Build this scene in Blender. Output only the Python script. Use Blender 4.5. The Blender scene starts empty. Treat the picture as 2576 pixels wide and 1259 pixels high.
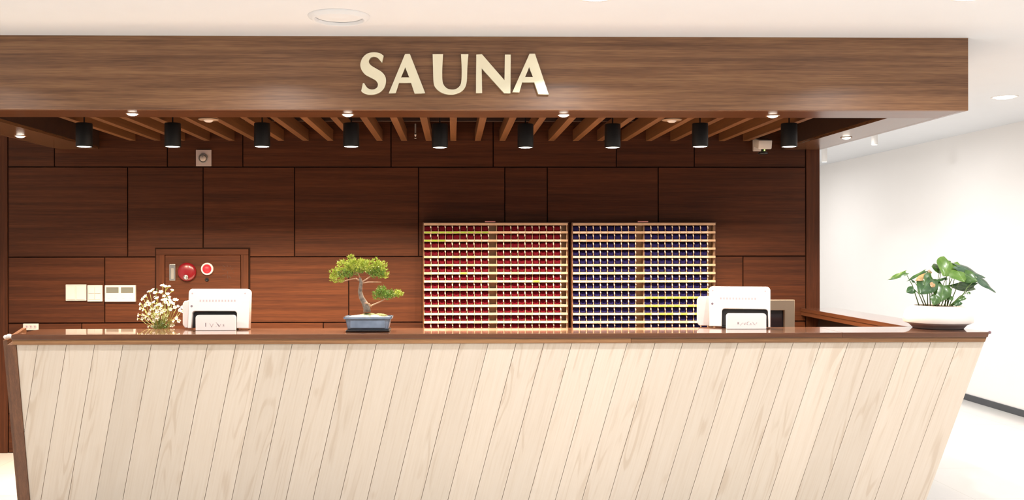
import bpy, bmesh, math, random
from mathutils import Matrix, Vector
random.seed(7)
scene = bpy.context.scene
COL = scene.collection
R = math.radians

# ------------------------------------------------------------------ camera
W_PX, H_PX = 2576.0, 1259.0
F_PX, PPX, PPY = 2400.0, 1183.0, 622.0
EYE = Vector((0.0, 0.0, 1.55))
CAM_ROT = Matrix.Rotation(R(-1.03), 3, 'Z') @ Matrix.Rotation(R(90), 3, 'X') @ Matrix.Rotation(R(-0.07), 3, 'Z')
cd = bpy.data.cameras.new('camera')
cd.sensor_fit = 'HORIZONTAL'; cd.sensor_width = 36.0
cd.lens = 36.0 * F_PX / W_PX
cd.shift_x = (W_PX / 2 - PPX) / W_PX
cd.shift_y = (PPY - H_PX / 2) / W_PX
cd.clip_start = 0.05; cd.clip_end = 100
cam = bpy.data.objects.new('camera', cd); COL.objects.link(cam)
cam.matrix_world = Matrix.Translation(EYE) @ CAM_ROT.to_4x4()
scene.camera = cam

def ray(px, py):
    return CAM_ROT @ Vector(((px - PPX) / F_PX, -(py - PPY) / F_PX, -1.0))
def at_y(px, py, y):
    d = ray(px, py); return EYE + d * ((y - EYE.y) / d.y)
def at_z(px, py, z):
    d = ray(px, py); return EYE + d * ((z - EYE.z) / d.z)

# ------------------------------------------------------------------ world, exposure
world = bpy.data.worlds.new('world'); scene.world = world; world.use_nodes = True
world.node_tree.nodes['Background'].inputs[0].default_value = (1.0, 0.95, 0.9, 1)
world.node_tree.nodes['Background'].inputs[1].default_value = 0.05
vs = scene.view_settings
vs.view_transform = 'Standard'; vs.look = 'None'; vs.gamma = 1.0; vs.use_curve_mapping = False
vs.exposure = 0.16
scene.cycles.max_bounces = 6; scene.cycles.diffuse_bounces = 4; scene.cycles.glossy_bounces = 3
scene.cycles.transmission_bounces = 2; scene.cycles.caustics_reflective = False; scene.cycles.caustics_refractive = False
LAMP_W = 15.4          # each ceiling downlight of the lobby
SPOT_W = 42.0           # each black cylinder spot
RECESS_W = 2.5         # each small recessed light of the canopy
WARM = (1.0, 0.79, 0.56)
NEUTRAL = (1.0, 0.985, 0.97)

# ------------------------------------------------------------------ key sizes
CEIL = 2.69
Y_FRONT = 5.16         # canopy fascia and ledge front
Y_BACK = 7.25          # wooden back wall face
SOFFIT = 2.292         # underside of the canopy
LEDGE = 1.081          # top of the counter ledge
X_RIGHT = 5.18         # white wall on the right
X_LEFT = -5.2

# ------------------------------------------------------------------ helpers
WM = {}
def link(o, world_m=None, parent=None):
    COL.objects.link(o)
    world_m = world_m or Matrix.Identity(4)
    WM[o] = world_m
    if parent is not None:
        o.parent = parent
        o.matrix_basis = WM[parent].inverted() @ world_m
    else:
        o.matrix_basis = world_m
    return o

def T(*a):
    return Matrix.Translation(Vector(a[0] if len(a) == 1 else a))
def RZ(a): return Matrix.Rotation(R(a), 4, 'Z')
def RX(a): return Matrix.Rotation(R(a), 4, 'X')
def RY(a): return Matrix.Rotation(R(a), 4, 'Y')

def tag(o, label=None, cat=None, group=None, kind=None):
    if label: o['label'] = label
    if cat: o['category'] = cat
    if group: o['group'] = group
    if kind: o['kind'] = kind
    return o

def empty(name, m, label=None, cat=None, group=None, kind=None):
    o = bpy.data.objects.new(name, None); o.empty_display_size = 0.05
    link(o, m if isinstance(m, Matrix) else T(m))
    return tag(o, label, cat, group, kind)

def mesh_of(bm, name, mat, smooth=False):
    me = bpy.data.meshes.new(name)
    bmesh.ops.recalc_face_normals(bm, faces=bm.faces[:])
    bm.to_mesh(me); bm.free()
    mats = mat if isinstance(mat, (list, tuple)) else [mat]
    for m in mats: me.materials.append(m)
    if smooth:
        for p in me.polygons: p.use_smooth = True
    return me

def obj(name, bm, mat, parent=None, m=None, smooth=False):
    return link(bpy.data.objects.new(name, mesh_of(bm, name, mat, smooth)), m, parent)

def box_bm(sx, sy, sz, bevel=0.0, seg=1, bm=None, c=(0, 0, 0)):
    """box centred on c in x and y and z"""
    b = bmesh.new()
    bmesh.ops.create_cube(b, size=1.0, matrix=T(c) @ Matrix.Diagonal((sx, sy, sz, 1)))
    if bevel > 0:
        bmesh.ops.bevel(b, geom=b.edges[:], offset=min(bevel, .45 * min(sx, sy, sz)), segments=seg, affect='EDGES', profile=0.5)
    if bm is None: return b
    tmp = bpy.data.meshes.new('t'); b.to_mesh(tmp); b.free(); bm.from_mesh(tmp); bpy.data.meshes.remove(tmp)
    return bm

def box(name, x0, x1, y0, y1, z0, z1, mat, parent=None, bevel=0.0015, seg=1):
    b = box_bm(x1 - x0, y1 - y0, z1 - z0, bevel, seg)
    return obj(name, b, mat, parent, T((x0 + x1) / 2, (y0 + y1) / 2, (z0 + z1) / 2))

def lathe_bm(profile, seg=32, bm=None, m=None, matidx=0):
    bm = bm or bmesh.new(); m = m or Matrix.Identity(4)
    rings = []
    for r, z in profile:
        if r < 1e-6: rings.append([bm.verts.new(m @ Vector((0, 0, z)))])
        else: rings.append([bm.verts.new(m @ Vector((r * math.cos(2 * math.pi * i / seg), r * math.sin(2 * math.pi * i / seg), z))) for i in range(seg)])
    for a, b in zip(rings, rings[1:]):
        for i in range(seg):
            j = (i + 1) % seg
            if len(a) == 1 and len(b) == 1: continue
            if len(a) == 1: f = bm.faces.new((a[0], b[i], b[j]))
            elif len(b) == 1: f = bm.faces.new((a[i], a[j], b[0]))
            else: f = bm.faces.new((a[i], a[j], b[j], b[i]))
            f.material_index = matidx
    return bm

def tube_bm(pts, radii, seg=6, bm=None, cap=True, matidx=0):
    bm = bm or bmesh.new()
    pts = [Vector(p) for p in pts]
    if not isinstance(radii, (list, tuple)): radii = [radii] * len(pts)
    rings = []
    for i, p in enumerate(pts):
        d = (pts[min(i + 1, len(pts) - 1)] - pts[max(i - 1, 0)]).normalized()
        u = d.orthogonal().normalized() if i == 0 else (up - d * up.dot(d)).normalized()
        up = u; v = d.cross(u)
        rings.append([bm.verts.new(p + (u * math.cos(2 * math.pi * k / seg) + v * math.sin(2 * math.pi * k / seg)) * radii[i]) for k in range(seg)])
    for a, b in zip(rings, rings[1:]):
        for k in range(seg):
            f = bm.faces.new((a[k], a[(k + 1) % seg], b[(k + 1) % seg], b[k])); f.material_index = matidx; f.smooth = True
    if cap:
        bm.faces.new(rings[0][::-1]).material_index = matidx; bm.faces.new(rings[-1]).material_index = matidx
    return bm

def prism_bm(pts, h, axis='Y', bevel=0.0, bm=None):
    """flat polygon (list of 2-D points) extruded by h; axis Y: points are x,z; axis X: points are y,z"""
    b = bm or bmesh.new()
    f3 = (lambda a, c, t: (a, t, c)) if axis == 'Y' else ((lambda a, c, t: (t, a, c)) if axis == 'X' else (lambda a, c, t: (a, c, t)))
    lo = [b.verts.new(f3(p[0], p[1], 0)) for p in pts]; hi = [b.verts.new(f3(p[0], p[1], h)) for p in pts]
    n = len(pts)
    b.faces.new(lo); b.faces.new(hi[::-1])
    for i in range(n): b.faces.new((lo[i], lo[(i + 1) % n], hi[(i + 1) % n], hi[i]))
    if bevel: bmesh.ops.bevel(b, geom=b.edges[:], offset=bevel, segments=1, affect='EDGES')
    return b

def round_rect(x0, x1, z0, z1, r_top, r_bot=0.0, n=6):
    pts = []
    def arc(cx, cz, r, a0):
        if r <= 0: pts.append((cx, cz)); return
        for i in range(n + 1):
            a = R(a0 + 90 * i / n); pts.append((cx + r * math.cos(a), cz + r * math.sin(a)))
    arc(x1 - r_bot, z0 + r_bot, r_bot, 270); arc(x1 - r_top, z1 - r_top, r_top, 0)
    arc(x0 + r_top, z1 - r_top, r_top, 90); arc(x0 + r_bot, z0 + r_bot, r_bot, 180)
    return pts

def curve_mesh(name, loops, depth, bevel, mat, parent, m):
    """filled 2-D loops (with holes) given in the x,y plane, extruded along z"""
    cu = bpy.data.curves.new(name, 'CURVE'); cu.dimensions = '2D'; cu.fill_mode = 'BOTH'
    cu.extrude = depth / 2; cu.bevel_depth = bevel; cu.bevel_resolution = 1
    for lp in loops:
        s = cu.splines.new('POLY'); s.points.add(len(lp) - 1); s.use_cyclic_u = True
        for p, q in zip(s.points, lp): p.co = (q[0], q[1], 0, 1)
    tmp = bpy.data.objects.new('tmp', cu); COL.objects.link(tmp)
    dg = bpy.context.evaluated_depsgraph_get()
    me = bpy.data.meshes.new_from_object(tmp.evaluated_get(dg)); me.name = name
    bpy.data.objects.remove(tmp); bpy.data.curves.remove(cu)
    me.materials.clear(); me.materials.append(mat)
    return link(bpy.data.objects.new(name, me), m, parent)

def smooth_loop(pts, sub=5):
    """closed Catmull-Rom through the points; a point (x, y, 1) is a corner"""
    out = []; n = len(pts)
    P = lambda i: Vector(pts[i % n][:2])
    for i in range(n):
        a, b, c, d = P(i - 1), P(i), P(i + 1), P(i + 2)
        k1 = len(pts[i]) > 2; k2 = len(pts[(i + 1) % n]) > 2
        t1 = Vector((0, 0)) if k1 else (c - a) / 2
        t2 = Vector((0, 0)) if k2 else (d - b) / 2
        for s in range(sub):
            t = s / sub
            out.append((b * (2 * t**3 - 3 * t**2 + 1) + t1 * (t**3 - 2 * t**2 + t) + c * (-2 * t**3 + 3 * t**2) + t2 * (t**3 - t**2))[:])
    return out

def strokes_bm(lines, w, depth, bm=None):
    """thin printed strokes lying in the x,z plane"""
    bm = bm or bmesh.new()
    for ln in lines:
        for (x0, z0), (x1, z1) in zip(ln, ln[1:]):
            d = Vector((x1 - x0, 0, z1 - z0)); L = d.length
            if L < 1e-6: continue
            d /= L; n = Vector((-d.z, 0, d.x)) * w / 2
            a, b = Vector((x0, 0, z0)) - d * w * .3, Vector((x1, 0, z1)) + d * w * .3
            f = bm.faces.new([bm.verts.new(p) for p in (a - n, b - n, b + n, a + n)])
    r = bmesh.ops.extrude_face_region(bm, geom=bm.faces[:])
    bmesh.ops.translate(bm, verts=[v for v in r['geom'] if isinstance(v, bmesh.types.BMVert)], vec=(0, -depth, 0))
    return bm

# ------------------------------------------------------------------ materials
def new_mat(name):
    m = bpy.data.materials.new(name); m.use_nodes = True
    return m, m.node_tree.nodes, m.node_tree.links, m.node_tree.nodes['Principled BSDF']

def plain(name, col, rough=0.5, metal=0.0, coat=0.0, spec=0.5, var=0.04, scale=6.0, bump=0.0):
    m, N, L, P = new_mat(name)
    P.inputs['Roughness'].default_value = rough; P.inputs['Metallic'].default_value = metal
    P.inputs['Coat Weight'].default_value = coat; P.inputs['Coat Roughness'].default_value = 0.08
    P.inputs['Specular IOR Level'].default_value = spec
    tc = N.new('ShaderNodeTexCoord'); nz = N.new('ShaderNodeTexNoise')
    nz.inputs['Scale'].default_value = scale; nz.inputs['Detail'].default_value = 1
    L.new(tc.outputs['Object'], nz.inputs['Vector'])
    r = N.new('ShaderNodeValToRGB')
    r.color_ramp.elements[0].position = .3; r.color_ramp.elements[1].position = .7
    r.color_ramp.elements[0].color = tuple(c * (1 - var) for c in col[:3]) + (1,)
    r.color_ramp.elements[1].color = tuple(min(1, c * (1 + var)) for c in col[:3]) + (1,)
    L.new(nz.outputs['Fac'], r.inputs['Fac']); L.new(r.outputs['Color'], P.inputs['Base Color'])
    if bump:
        b = N.new('ShaderNodeBump'); b.inputs['Strength'].default_value = bump; b.inputs['Distance'].default_value = .002
        L.new(nz.outputs['Fac'], b.inputs['Height']); L.new(b.outputs['Normal'], P.inputs['Normal'])
    return m

def emit(name, col, strength):
    m, N, L, P = new_mat(name)
    P.inputs['Base Color'].default_value = (0.8, 0.8, 0.8, 1)
    P.inputs['Emission Color'].default_value = col + (1,); P.inputs['Emission Strength'].default_value = strength
    m.cycles.emission_sampling = 'NONE'
    return m

def wood(name, dark, mid, light, axis='X', rough=0.42, coat=0.0, fine=1.0, tint=0.10, spec=0.5, coat_rough=0.1, bands=1.0):
    """veneer with long streaks along one local axis; each board drifts a little in tone"""
    m, N, L, P = new_mat(name)
    P.inputs['Roughness'].default_value = rough; P.inputs['Coat Weight'].default_value = coat
    P.inputs['Coat Roughness'].default_value = coat_rough; P.inputs['Specular IOR Level'].default_value = spec
    tc = N.new('ShaderNodeTexCoord'); oi = N.new('ShaderNodeObjectInfo')
    mul = N.new('ShaderNodeMath'); mul.operation = 'MULTIPLY'; mul.inputs[1].default_value = 53.0
    L.new(oi.outputs['Random'], mul.inputs[0])
    add = N.new('ShaderNodeVectorMath'); add.operation = 'ADD'
    L.new(tc.outputs['Object'], add.inputs[0]); L.new(mul.outputs[0], add.inputs[1])
    def layer(along, across, detail, rough_, dist):
        mp = N.new('ShaderNodeMapping')
        s = {'X': (along, across, across), 'Y': (across, along, across), 'Z': (across, across, along)}[axis]
        mp.inputs['Scale'].default_value = s
        nz = N.new('ShaderNodeTexNoise'); nz.inputs['Scale'].default_value = 1.0
        nz.inputs['Detail'].default_value = detail; nz.inputs['Roughness'].default_value = rough_; nz.inputs['Distortion'].default_value = dist
        L.new(add.outputs[0], mp.inputs['Vector']); L.new(mp.outputs[0], nz.inputs['Vector'])
        return nz.outputs['Fac']
    a = layer(0.6, 26 * fine, 3, 0.6, 0); b = layer(2.6, 120 * fine, 2, 0.6, 0); c = layer(14, 420 * fine, 0, .5, 0)
    def mix(x, y, f):
        k = N.new('ShaderNodeMix'); k.data_type = 'FLOAT'; k.inputs['Factor'].default_value = f
        L.new(x, k.inputs[2]); L.new(y, k.inputs[3]); return k.outputs[0]
    v = mix(mix(a, b, 0.38), c, 0.16)
    r = N.new('ShaderNodeValToRGB'); e = r.color_ramp.elements
    e[0].position = .5 - .15 / bands; e[0].color = dark + (1,); e[1].position = .5 + .15 / bands; e[1].color = light + (1,)
    e.new(.5).color = mid + (1,)
    L.new(v, r.inputs['Fac'])
    hs = N.new('ShaderNodeHueSaturation')
    mr = N.new('ShaderNodeMapRange'); mr.inputs['To Min'].default_value = 1 - tint; mr.inputs['To Max'].default_value = 1 + tint
    L.new(oi.outputs['Random'], mr.inputs['Value']); L.new(mr.outputs[0], hs.inputs['Value'])
    L.new(r.outputs['Color'], hs.inputs['Color']); L.new(hs.outputs['Color'], P.inputs['Base Color'])
    return m

def pale_oak(name):
    """pale oak boards: local y runs along the board; growth lines are the contour lines of a stretched noise"""
    m, N, L, P = new_mat(name)
    P.inputs['Roughness'].default_value = .5
    tc = N.new('ShaderNodeTexCoord'); oi = N.new('ShaderNodeObjectInfo')
    mul = N.new('ShaderNodeMath'); mul.operation = 'MULTIPLY'; mul.inputs[1].default_value = 91.0
    L.new(oi.outputs['Random'], mul.inputs[0])
    add = N.new('ShaderNodeVectorMath'); add.operation = 'ADD'
    L.new(tc.outputs['Object'], add.inputs[0]); L.new(mul.outputs[0], add.inputs[1])
    def noise(s, det, dist=0.0):
        mp = N.new('ShaderNodeMapping'); mp.inputs['Scale'].default_value = s
        nz = N.new('ShaderNodeTexNoise'); nz.inputs['Scale'].default_value = 1; nz.inputs['Detail'].default_value = det; nz.inputs['Distortion'].default_value = dist
        L.new(add.outputs[0], mp.inputs['Vector']); L.new(mp.outputs[0], nz.inputs['Vector']); return nz.outputs['Fac']
    n1 = noise((7.5, 0.9, 1), 1.5, 0.3); n2 = noise((95, 3.0, 1), 3); n3 = noise((14, 1.2, 1), 2)
    k = N.new('ShaderNodeMath'); k.operation = 'MULTIPLY'; k.inputs[1].default_value = 62.0; L.new(n1, k.inputs[0])
    s = N.new('ShaderNodeMath'); s.operation = 'SINE'; L.new(k.outputs[0], s.inputs[0])
    pw = N.new('ShaderNodeMapRange'); pw.inputs['From Min'].default_value = .2; pw.inputs['From Max'].default_value = 1.0
    L.new(s.outputs[0], pw.inputs['Value'])
    gate = N.new('ShaderNodeMapRange'); gate.inputs['From Min'].default_value = .48; gate.inputs['From Max'].default_value = .66
    L.new(n3, gate.inputs['Value'])
    g = N.new('ShaderNodeMath'); g.operation = 'MULTIPLY'; L.new(pw.outputs[0], g.inputs[0]); L.new(gate.outputs[0], g.inputs[1])
    g2 = N.new('ShaderNodeMath'); g2.operation = 'MULTIPLY_ADD'; g2.inputs[1].default_value = .55; L.new(n2, g2.inputs[2]); L.new(g.outputs[0], g2.inputs[0])
    r = N.new('ShaderNodeValToRGB'); e = r.color_ramp.elements
    e[0].position = .30; e[0].color = (.60, .530, .452, 1); e[1].position = .92; e[1].color = (.515, .430, .345, 1)
    e.new(.58).color = (.578, .502, .420, 1)
    L.new(g2.outputs[0], r.inputs['Fac'])
    hs = N.new('ShaderNodeHueSaturation'); mr = N.new('ShaderNodeMapRange')
    mr.inputs['To Min'].default_value = .93; mr.inputs['To Max'].default_value = 1.05
    L.new(oi.outputs['Random'], mr.inputs['Value']); L.new(mr.outputs[0], hs.inputs['Value'])
    L.new(r.outputs['Color'], hs.inputs['Color']); L.new(hs.outputs['Color'], P.inputs['Base Color'])
    return m

def floor_tile(name):
    m, N, L, P = new_mat(name)
    P.inputs['Roughness'].default_value = .16
    tc = N.new('ShaderNodeTexCoord'); br = N.new('ShaderNodeTexBrick')
    br.offset = 0.0; br.inputs['Scale'].default_value = 1.0
    br.inputs['Brick Width'].default_value = .8; br.inputs['Row Height'].default_value = .8; br.inputs['Mortar Size'].default_value = .0025
    br.inputs['Color1'].default_value = (.71, .685, .655, 1); br.inputs['Color2'].default_value = (.695, .67, .64, 1); br.inputs['Mortar'].default_value = (.60, .57, .535, 1)
    L.new(tc.outputs['Object'], br.inputs['Vector'])
    nz = N.new('ShaderNodeTexNoise'); nz.inputs['Scale'].default_value = 1.7; nz.inputs['Detail'].default_value = 2
    L.new(tc.outputs['Object'], nz.inputs['Vector'])
    mx = N.new('ShaderNodeMix'); mx.data_type = 'RGBA'; mx.blend_type = 'MULTIPLY'; mx.inputs[0].default_value = .06
    L.new(br.outputs['Color'], mx.inputs[6]); L.new(nz.outputs['Color'], mx.inputs[7]); L.new(mx.outputs[2], P.inputs['Base Color'])
    return m

WD_SHADED = ((.035, .0095, .0030), (.066, .0182, .0055), (.099, .0292, .0090))  # canopy veneer darkened in colour, as the wall is lit less
M_WALLWOOD = wood('shade-toned walnut veneer of the wall panels', *WD_SHADED, axis='X', rough=.55, tint=.07, spec=.22)
M_STRIP = wood('shade-toned walnut veneer with upright grain', *WD_SHADED, axis='Z', rough=.55, spec=.22)
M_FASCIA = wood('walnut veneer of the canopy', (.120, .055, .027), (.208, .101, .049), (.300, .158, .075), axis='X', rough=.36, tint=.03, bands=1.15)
M_SOFFIT_Y = wood('shade-toned walnut veneer running back', (.062, .026, .012), (.105, .046, .021), (.150, .070, .033), axis='Y', rough=.24, tint=.03)  # canopy veneer again, with the shade of the underside in its colour
M_SOFFIT_X = wood('shade-toned walnut veneer under the canopy front', (.062, .020, .0065), (.105, .035, .0115), (.150, .054, .018), axis='X', rough=.30, tint=.03)  # same veneer; its dimmer, warmer light is painted into the tone
M_SLAT = wood('warm slat wood', (.110, .042, .0135), (.155, .060, .0195), (.200, .082, .027), axis='Y', rough=.5, tint=.06)
M_GROOVE = plain('dark groove', (.020, .008, .0045), .8, spec=.1)
M_LEDGE = wood('lacquered red-brown ledge', (.062, .022, .009), (.098, .035, .014), (.140, .054, .021), axis='X', rough=.30, coat=1.0, coat_rough=.04, tint=.03)
M_LEDGE_Y = wood('lacquered red-brown ledge running back', (.060, .020, .009), (.095, .032, .013), (.135, .048, .020), axis='Y', rough=.30, coat=1.0, coat_rough=.04, tint=.03)
M_TRIM = wood('brown edge trim', (.14, .066, .029), (.225, .112, .050), (.32, .175, .078), axis='X', rough=.35, tint=.22, fine=1.6)
M_TRIM_V = wood('brown edge trim upright', (.085, .034, .016), (.125, .050, .022), (.17, .072, .031), axis='Z', rough=.4, tint=.05)
M_OAK = pale_oak('pale oak planks')
M_OAKGAP = plain('shadow gap board', (.36, .26, .18), .8)
M_CEIL = plain('ceiling paint tinted against warm bounce', (.755, .775, .80), .9, var=.005)  # bluish tint in the colour offsets the warm bounce light
M_WALLWHITE = plain('off white wall paint', (.88, .855, .83), .85, var=.008, scale=1.5)
M_FLOOR = floor_tile('glossy cream floor tiles')
M_BASE = plain('dark grey skirting', (.055, .058, .065), .5)
M_WHITE = plain('white plastic', (.83, .80, .77), .35, var=.01)
M_OFFWHITE = plain('ivory plastic', (.66, .60, .56), .4, var=.015)
M_DARKPLASTIC = plain('black plastic', (.012, .011, .012), .32)
M_BLACKMETAL = plain('black powder coat', (.004, .004, .0045), .5, spec=.3)
M_CHROME = plain('brushed steel', (.62, .60, .58), .25, metal=1.0)
M_GREY = plain('grey plastic', (.22, .21, .20), .5)
M_LCD = plain('grey lcd glass', (.16, .165, .14), .25, var=.1)
M_RED = plain('fire alarm red', (.16, .003, .008), .3, coat=.3)
M_BRASS = plain('pale brass', (.96, .93, .72), .26, metal=.55, var=.02)
M_RACK = plain('pale birch board', (.50, .345, .235), .6, var=.07, scale=18, spec=.3)
M_RACKBACK = plain('birch plywood back', (.74, .57, .42), .7, var=.06, scale=14)
M_REDBAND = plain('red wristband rubber', (.115, .002, .010), .75, var=.15, scale=40, spec=.12)
M_BLUEBAND = plain('navy wristband rubber', (.011, .008, .066), .75, var=.2, scale=40, spec=.12)
M_KEYTAG = plain('pale key tag', (.80, .68, .60), .35)
M_PAPER = plain('cream number label', (.62, .52, .45), .8, var=.08, scale=60, spec=.2)
M_GREEN = plain('green number label', (.30, .44, .06), .8, var=.1, spec=.2)
M_PINK = plain('pink card', (.80, .36, .36), .7)
M_INK = plain('grey ink', (.24, .19, .22), .8)
M_INKSOFT = plain('faded ink', (.56, .47, .48), .8)
M_INKWOOD = plain('dark printed mark', (.045, .018, .009), .7)
M_DARKPANEL = plain('dark brown laminate', (.03, .014, .009), .6)
M_BEIGE = plain('aged beige plastic', (.215, .165, .115), .5)
M_SCREEN = plain('dark screen glass', (.014, .013, .017), .12, coat=.5)
M_DIFF = emit('warm lamp face', (1.0, .90, .76), 9.0)
M_DIFF_W = emit('white lamp face', (1.0, .96, .91), 7.0)
M_SPOTFACE = emit('spot lamp face', (1.0, .93, .83), 6.0)
M_REDLAMP = emit('lit red lamp', (1.0, .04, .06), .22)
M_REDLAMP.node_tree.nodes['Principled BSDF'].inputs['Base Color'].default_value = (.55, .008, .02, 1)
M_LED = emit('green led', (.35, 1.0, .1), 1.5)

# ------------------------------------------------------------------ room
def struct(o): return tag(o, kind='structure')
struct(box('floor', X_LEFT - .1, X_RIGHT + .1, -4.1, 14.1, -.1, 0, M_FLOOR, bevel=0))
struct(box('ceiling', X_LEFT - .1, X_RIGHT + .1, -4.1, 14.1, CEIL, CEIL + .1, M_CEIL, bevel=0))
struct(box('wall_right', X_RIGHT, X_RIGHT + .1, -4.1, 14.1, 0, CEIL, M_WALLWHITE, bevel=0))
struct(box('wall_left', X_LEFT - .1, X_LEFT, -4.1, 14.1, 0, CEIL, M_WALLWHITE, bevel=0))
struct(box('wall_front', X_LEFT, X_RIGHT, -4.1, -4.0, 0, CEIL, M_WALLWHITE, bevel=0))
struct(box('wall_far', X_LEFT, X_RIGHT, 14.0, 14.1, 0, CEIL, M_WALLWHITE, bevel=0))
struct(box('baseboard_right', X_RIGHT - .014, X_RIGHT, -4.0, 14.0, 0, .062, M_BASE, bevel=.002))

# wooden wall behind the counter: a core with separate veneer panels and open grooves
XW_R = at_y(2062, 600, Y_BACK).x
XS_R = at_y(2027, 600, Y_BACK).x
XS_L = at_y(20, 600, Y_BACK).x
wall = struct(box('wall_back', X_LEFT, XW_R - .004, Y_BACK + .012, Y_BACK + .16, 0, CEIL, M_GROOVE, bevel=0))
struct(box('wall_corridor', XW_R - .12, XW_R - .02, Y_BACK + .16, 14.0, 0, CEIL, M_WALLWHITE, bevel=0))
def zb(py): return at_y(1140, py, Y_BACK).z
def xb(px): return at_y(px, 622, Y_BACK).x
rows = [(CEIL, zb(420.5)), (zb(420.5), zb(646)), (zb(646), zb(811)), (zb(811), zb(1037)), (zb(1037), 0.0)]
seams = [[137, 421, 611, 984, 1241, 1551, 1747], [321, 511, 741, 1053, 1270, 1377, 1656], [263, 510, 877, 1240, 1560, 1869],
         [205, 500, 813, 1160, 1480, 1790], [300, 620, 1000, 1400, 1700]]
G = .0042
FB = (xb(392), xb(628), zb(625))              # fire cabinet: panels stop at its frame
for (z1, z0), ss in zip(rows, seams):
    xs = [XS_L] + [xb(s) for s in ss] + [XS_R]
    for a, b in zip(xs, xs[1:]):
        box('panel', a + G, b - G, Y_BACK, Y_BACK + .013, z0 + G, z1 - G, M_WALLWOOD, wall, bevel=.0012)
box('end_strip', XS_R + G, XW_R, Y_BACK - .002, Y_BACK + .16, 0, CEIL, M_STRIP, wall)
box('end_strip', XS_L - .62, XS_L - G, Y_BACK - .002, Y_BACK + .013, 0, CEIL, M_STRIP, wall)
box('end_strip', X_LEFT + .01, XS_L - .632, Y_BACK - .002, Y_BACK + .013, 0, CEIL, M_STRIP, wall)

# ------------------------------------------------------------------ canopy over the counter
XC_R = at_y(2436, 200, Y_FRONT).x
XC_L = at_y(143, 377, Y_BACK).x
X_IN_R = at_y(1965, 377, Y_BACK).x
X_IN_L = at_y(250, 377, Y_BACK).x
Y_IN = 5.463
canopy = empty('canopy', T((XC_L + XC_R) / 2, 6.2, SOFFIT), 'dropped walnut canopy with open slatted underside above the counter', 'canopy')
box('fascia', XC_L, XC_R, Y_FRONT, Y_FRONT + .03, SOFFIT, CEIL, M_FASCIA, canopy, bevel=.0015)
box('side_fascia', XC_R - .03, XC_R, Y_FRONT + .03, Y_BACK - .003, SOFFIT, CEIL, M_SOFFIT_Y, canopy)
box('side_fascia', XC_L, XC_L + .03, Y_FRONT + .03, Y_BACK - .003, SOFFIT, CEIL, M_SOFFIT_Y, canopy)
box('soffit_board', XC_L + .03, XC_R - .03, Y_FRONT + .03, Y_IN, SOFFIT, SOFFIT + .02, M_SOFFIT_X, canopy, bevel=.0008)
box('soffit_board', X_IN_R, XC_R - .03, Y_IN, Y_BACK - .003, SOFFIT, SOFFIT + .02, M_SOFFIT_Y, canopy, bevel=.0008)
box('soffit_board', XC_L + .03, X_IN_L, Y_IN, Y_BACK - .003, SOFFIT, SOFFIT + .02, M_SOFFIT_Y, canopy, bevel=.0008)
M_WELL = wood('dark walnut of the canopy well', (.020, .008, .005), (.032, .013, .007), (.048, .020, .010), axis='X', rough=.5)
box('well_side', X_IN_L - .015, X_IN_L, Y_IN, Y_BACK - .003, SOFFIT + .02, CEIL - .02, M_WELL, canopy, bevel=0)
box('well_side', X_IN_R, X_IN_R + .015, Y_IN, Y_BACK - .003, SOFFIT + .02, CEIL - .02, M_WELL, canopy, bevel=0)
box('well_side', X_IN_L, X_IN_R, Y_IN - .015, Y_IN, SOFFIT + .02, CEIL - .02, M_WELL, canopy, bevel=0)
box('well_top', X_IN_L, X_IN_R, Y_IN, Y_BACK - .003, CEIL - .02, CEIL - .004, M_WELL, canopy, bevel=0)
SLAT_Z = at_y(1139, 355, Y_BACK).z
SLAT_P = (at_y(1876, 355, Y_BACK).x - at_y(334, 355, Y_BACK).x) / 25
slat_x0 = at_y(334, 355, Y_BACK).x
slat_me = None
for k in range(26):
    x = slat_x0 + k * SLAT_P
    if slat_me is None:
        slat_me = mesh_of(box_bm(.045, Y_BACK - .004 - Y_IN, .085, .001), 'slat', M_SLAT)
    link(bpy.data.objects.new('slat', slat_me), T(x, (Y_IN + Y_BACK - .004) / 2, SLAT_Z + .0425), canopy)
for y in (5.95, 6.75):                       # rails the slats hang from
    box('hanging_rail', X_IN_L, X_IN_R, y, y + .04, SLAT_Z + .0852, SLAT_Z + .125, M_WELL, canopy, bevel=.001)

# ------------------------------------------------------------------ letters on the fascia
def lz(p):                                   # letter outline measured on the sign
    q = at_y(880 + p[0] / 4.954, 110 + p[1] / 4.954, Y_FRONT - .02)
    return (q.x, q.z) + tuple(p[2:])
S = [(415, 150), (370, 121), (300, 112), (225, 125), (165, 175), (135, 250), (146, 320), (190, 380), (260, 420), (322, 455), (352, 500), (345, 545), (310, 570), (268, 575), (225, 560), (197, 528), (178, 495, 1), (165, 498, 1), (145, 590, 1), (172, 614), (230, 632), (300, 630), (370, 605), (425, 550), (447, 480), (440, 412), (395, 355), (330, 315), (265, 275), (236, 235), (241, 195), (270, 166), (310, 160), (350, 177), (378, 208), (400, 232, 1), (418, 155, 1)]
A1 = [[(690, 133), (748, 133), (935, 615), (810, 620), (765, 485), (610, 485), (570, 612), (490, 617)], [(690, 285), (635, 425), (745, 425)]]
U = [(1035, 135, 1), (1160, 135, 1), (1150, 300), (1150, 440), (1165, 510), (1210, 560), (1270, 576), (1330, 565), (1378, 520), (1394, 450), (1397, 300), (1388, 135, 1), (1475, 135, 1), (1462, 300), (1455, 470), (1430, 550), (1380, 600), (1300, 629), (1220, 630), (1140, 606), (1080, 560), (1047, 490), (1040, 300)]
NN = [(1578, 140), (1645, 135), (1930, 465), (1935, 140), (2003, 140), (1998, 617), (1925, 615), (1640, 300), (1645, 612), (1575, 614)]
A2 = [[(2240, 130), (2305, 130), (2475, 632), (2350, 628), (2300, 480), (2145, 480), (2110, 605), (2030, 602)], [(2235, 285), (2180, 420), (2285, 420)]]
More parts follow.
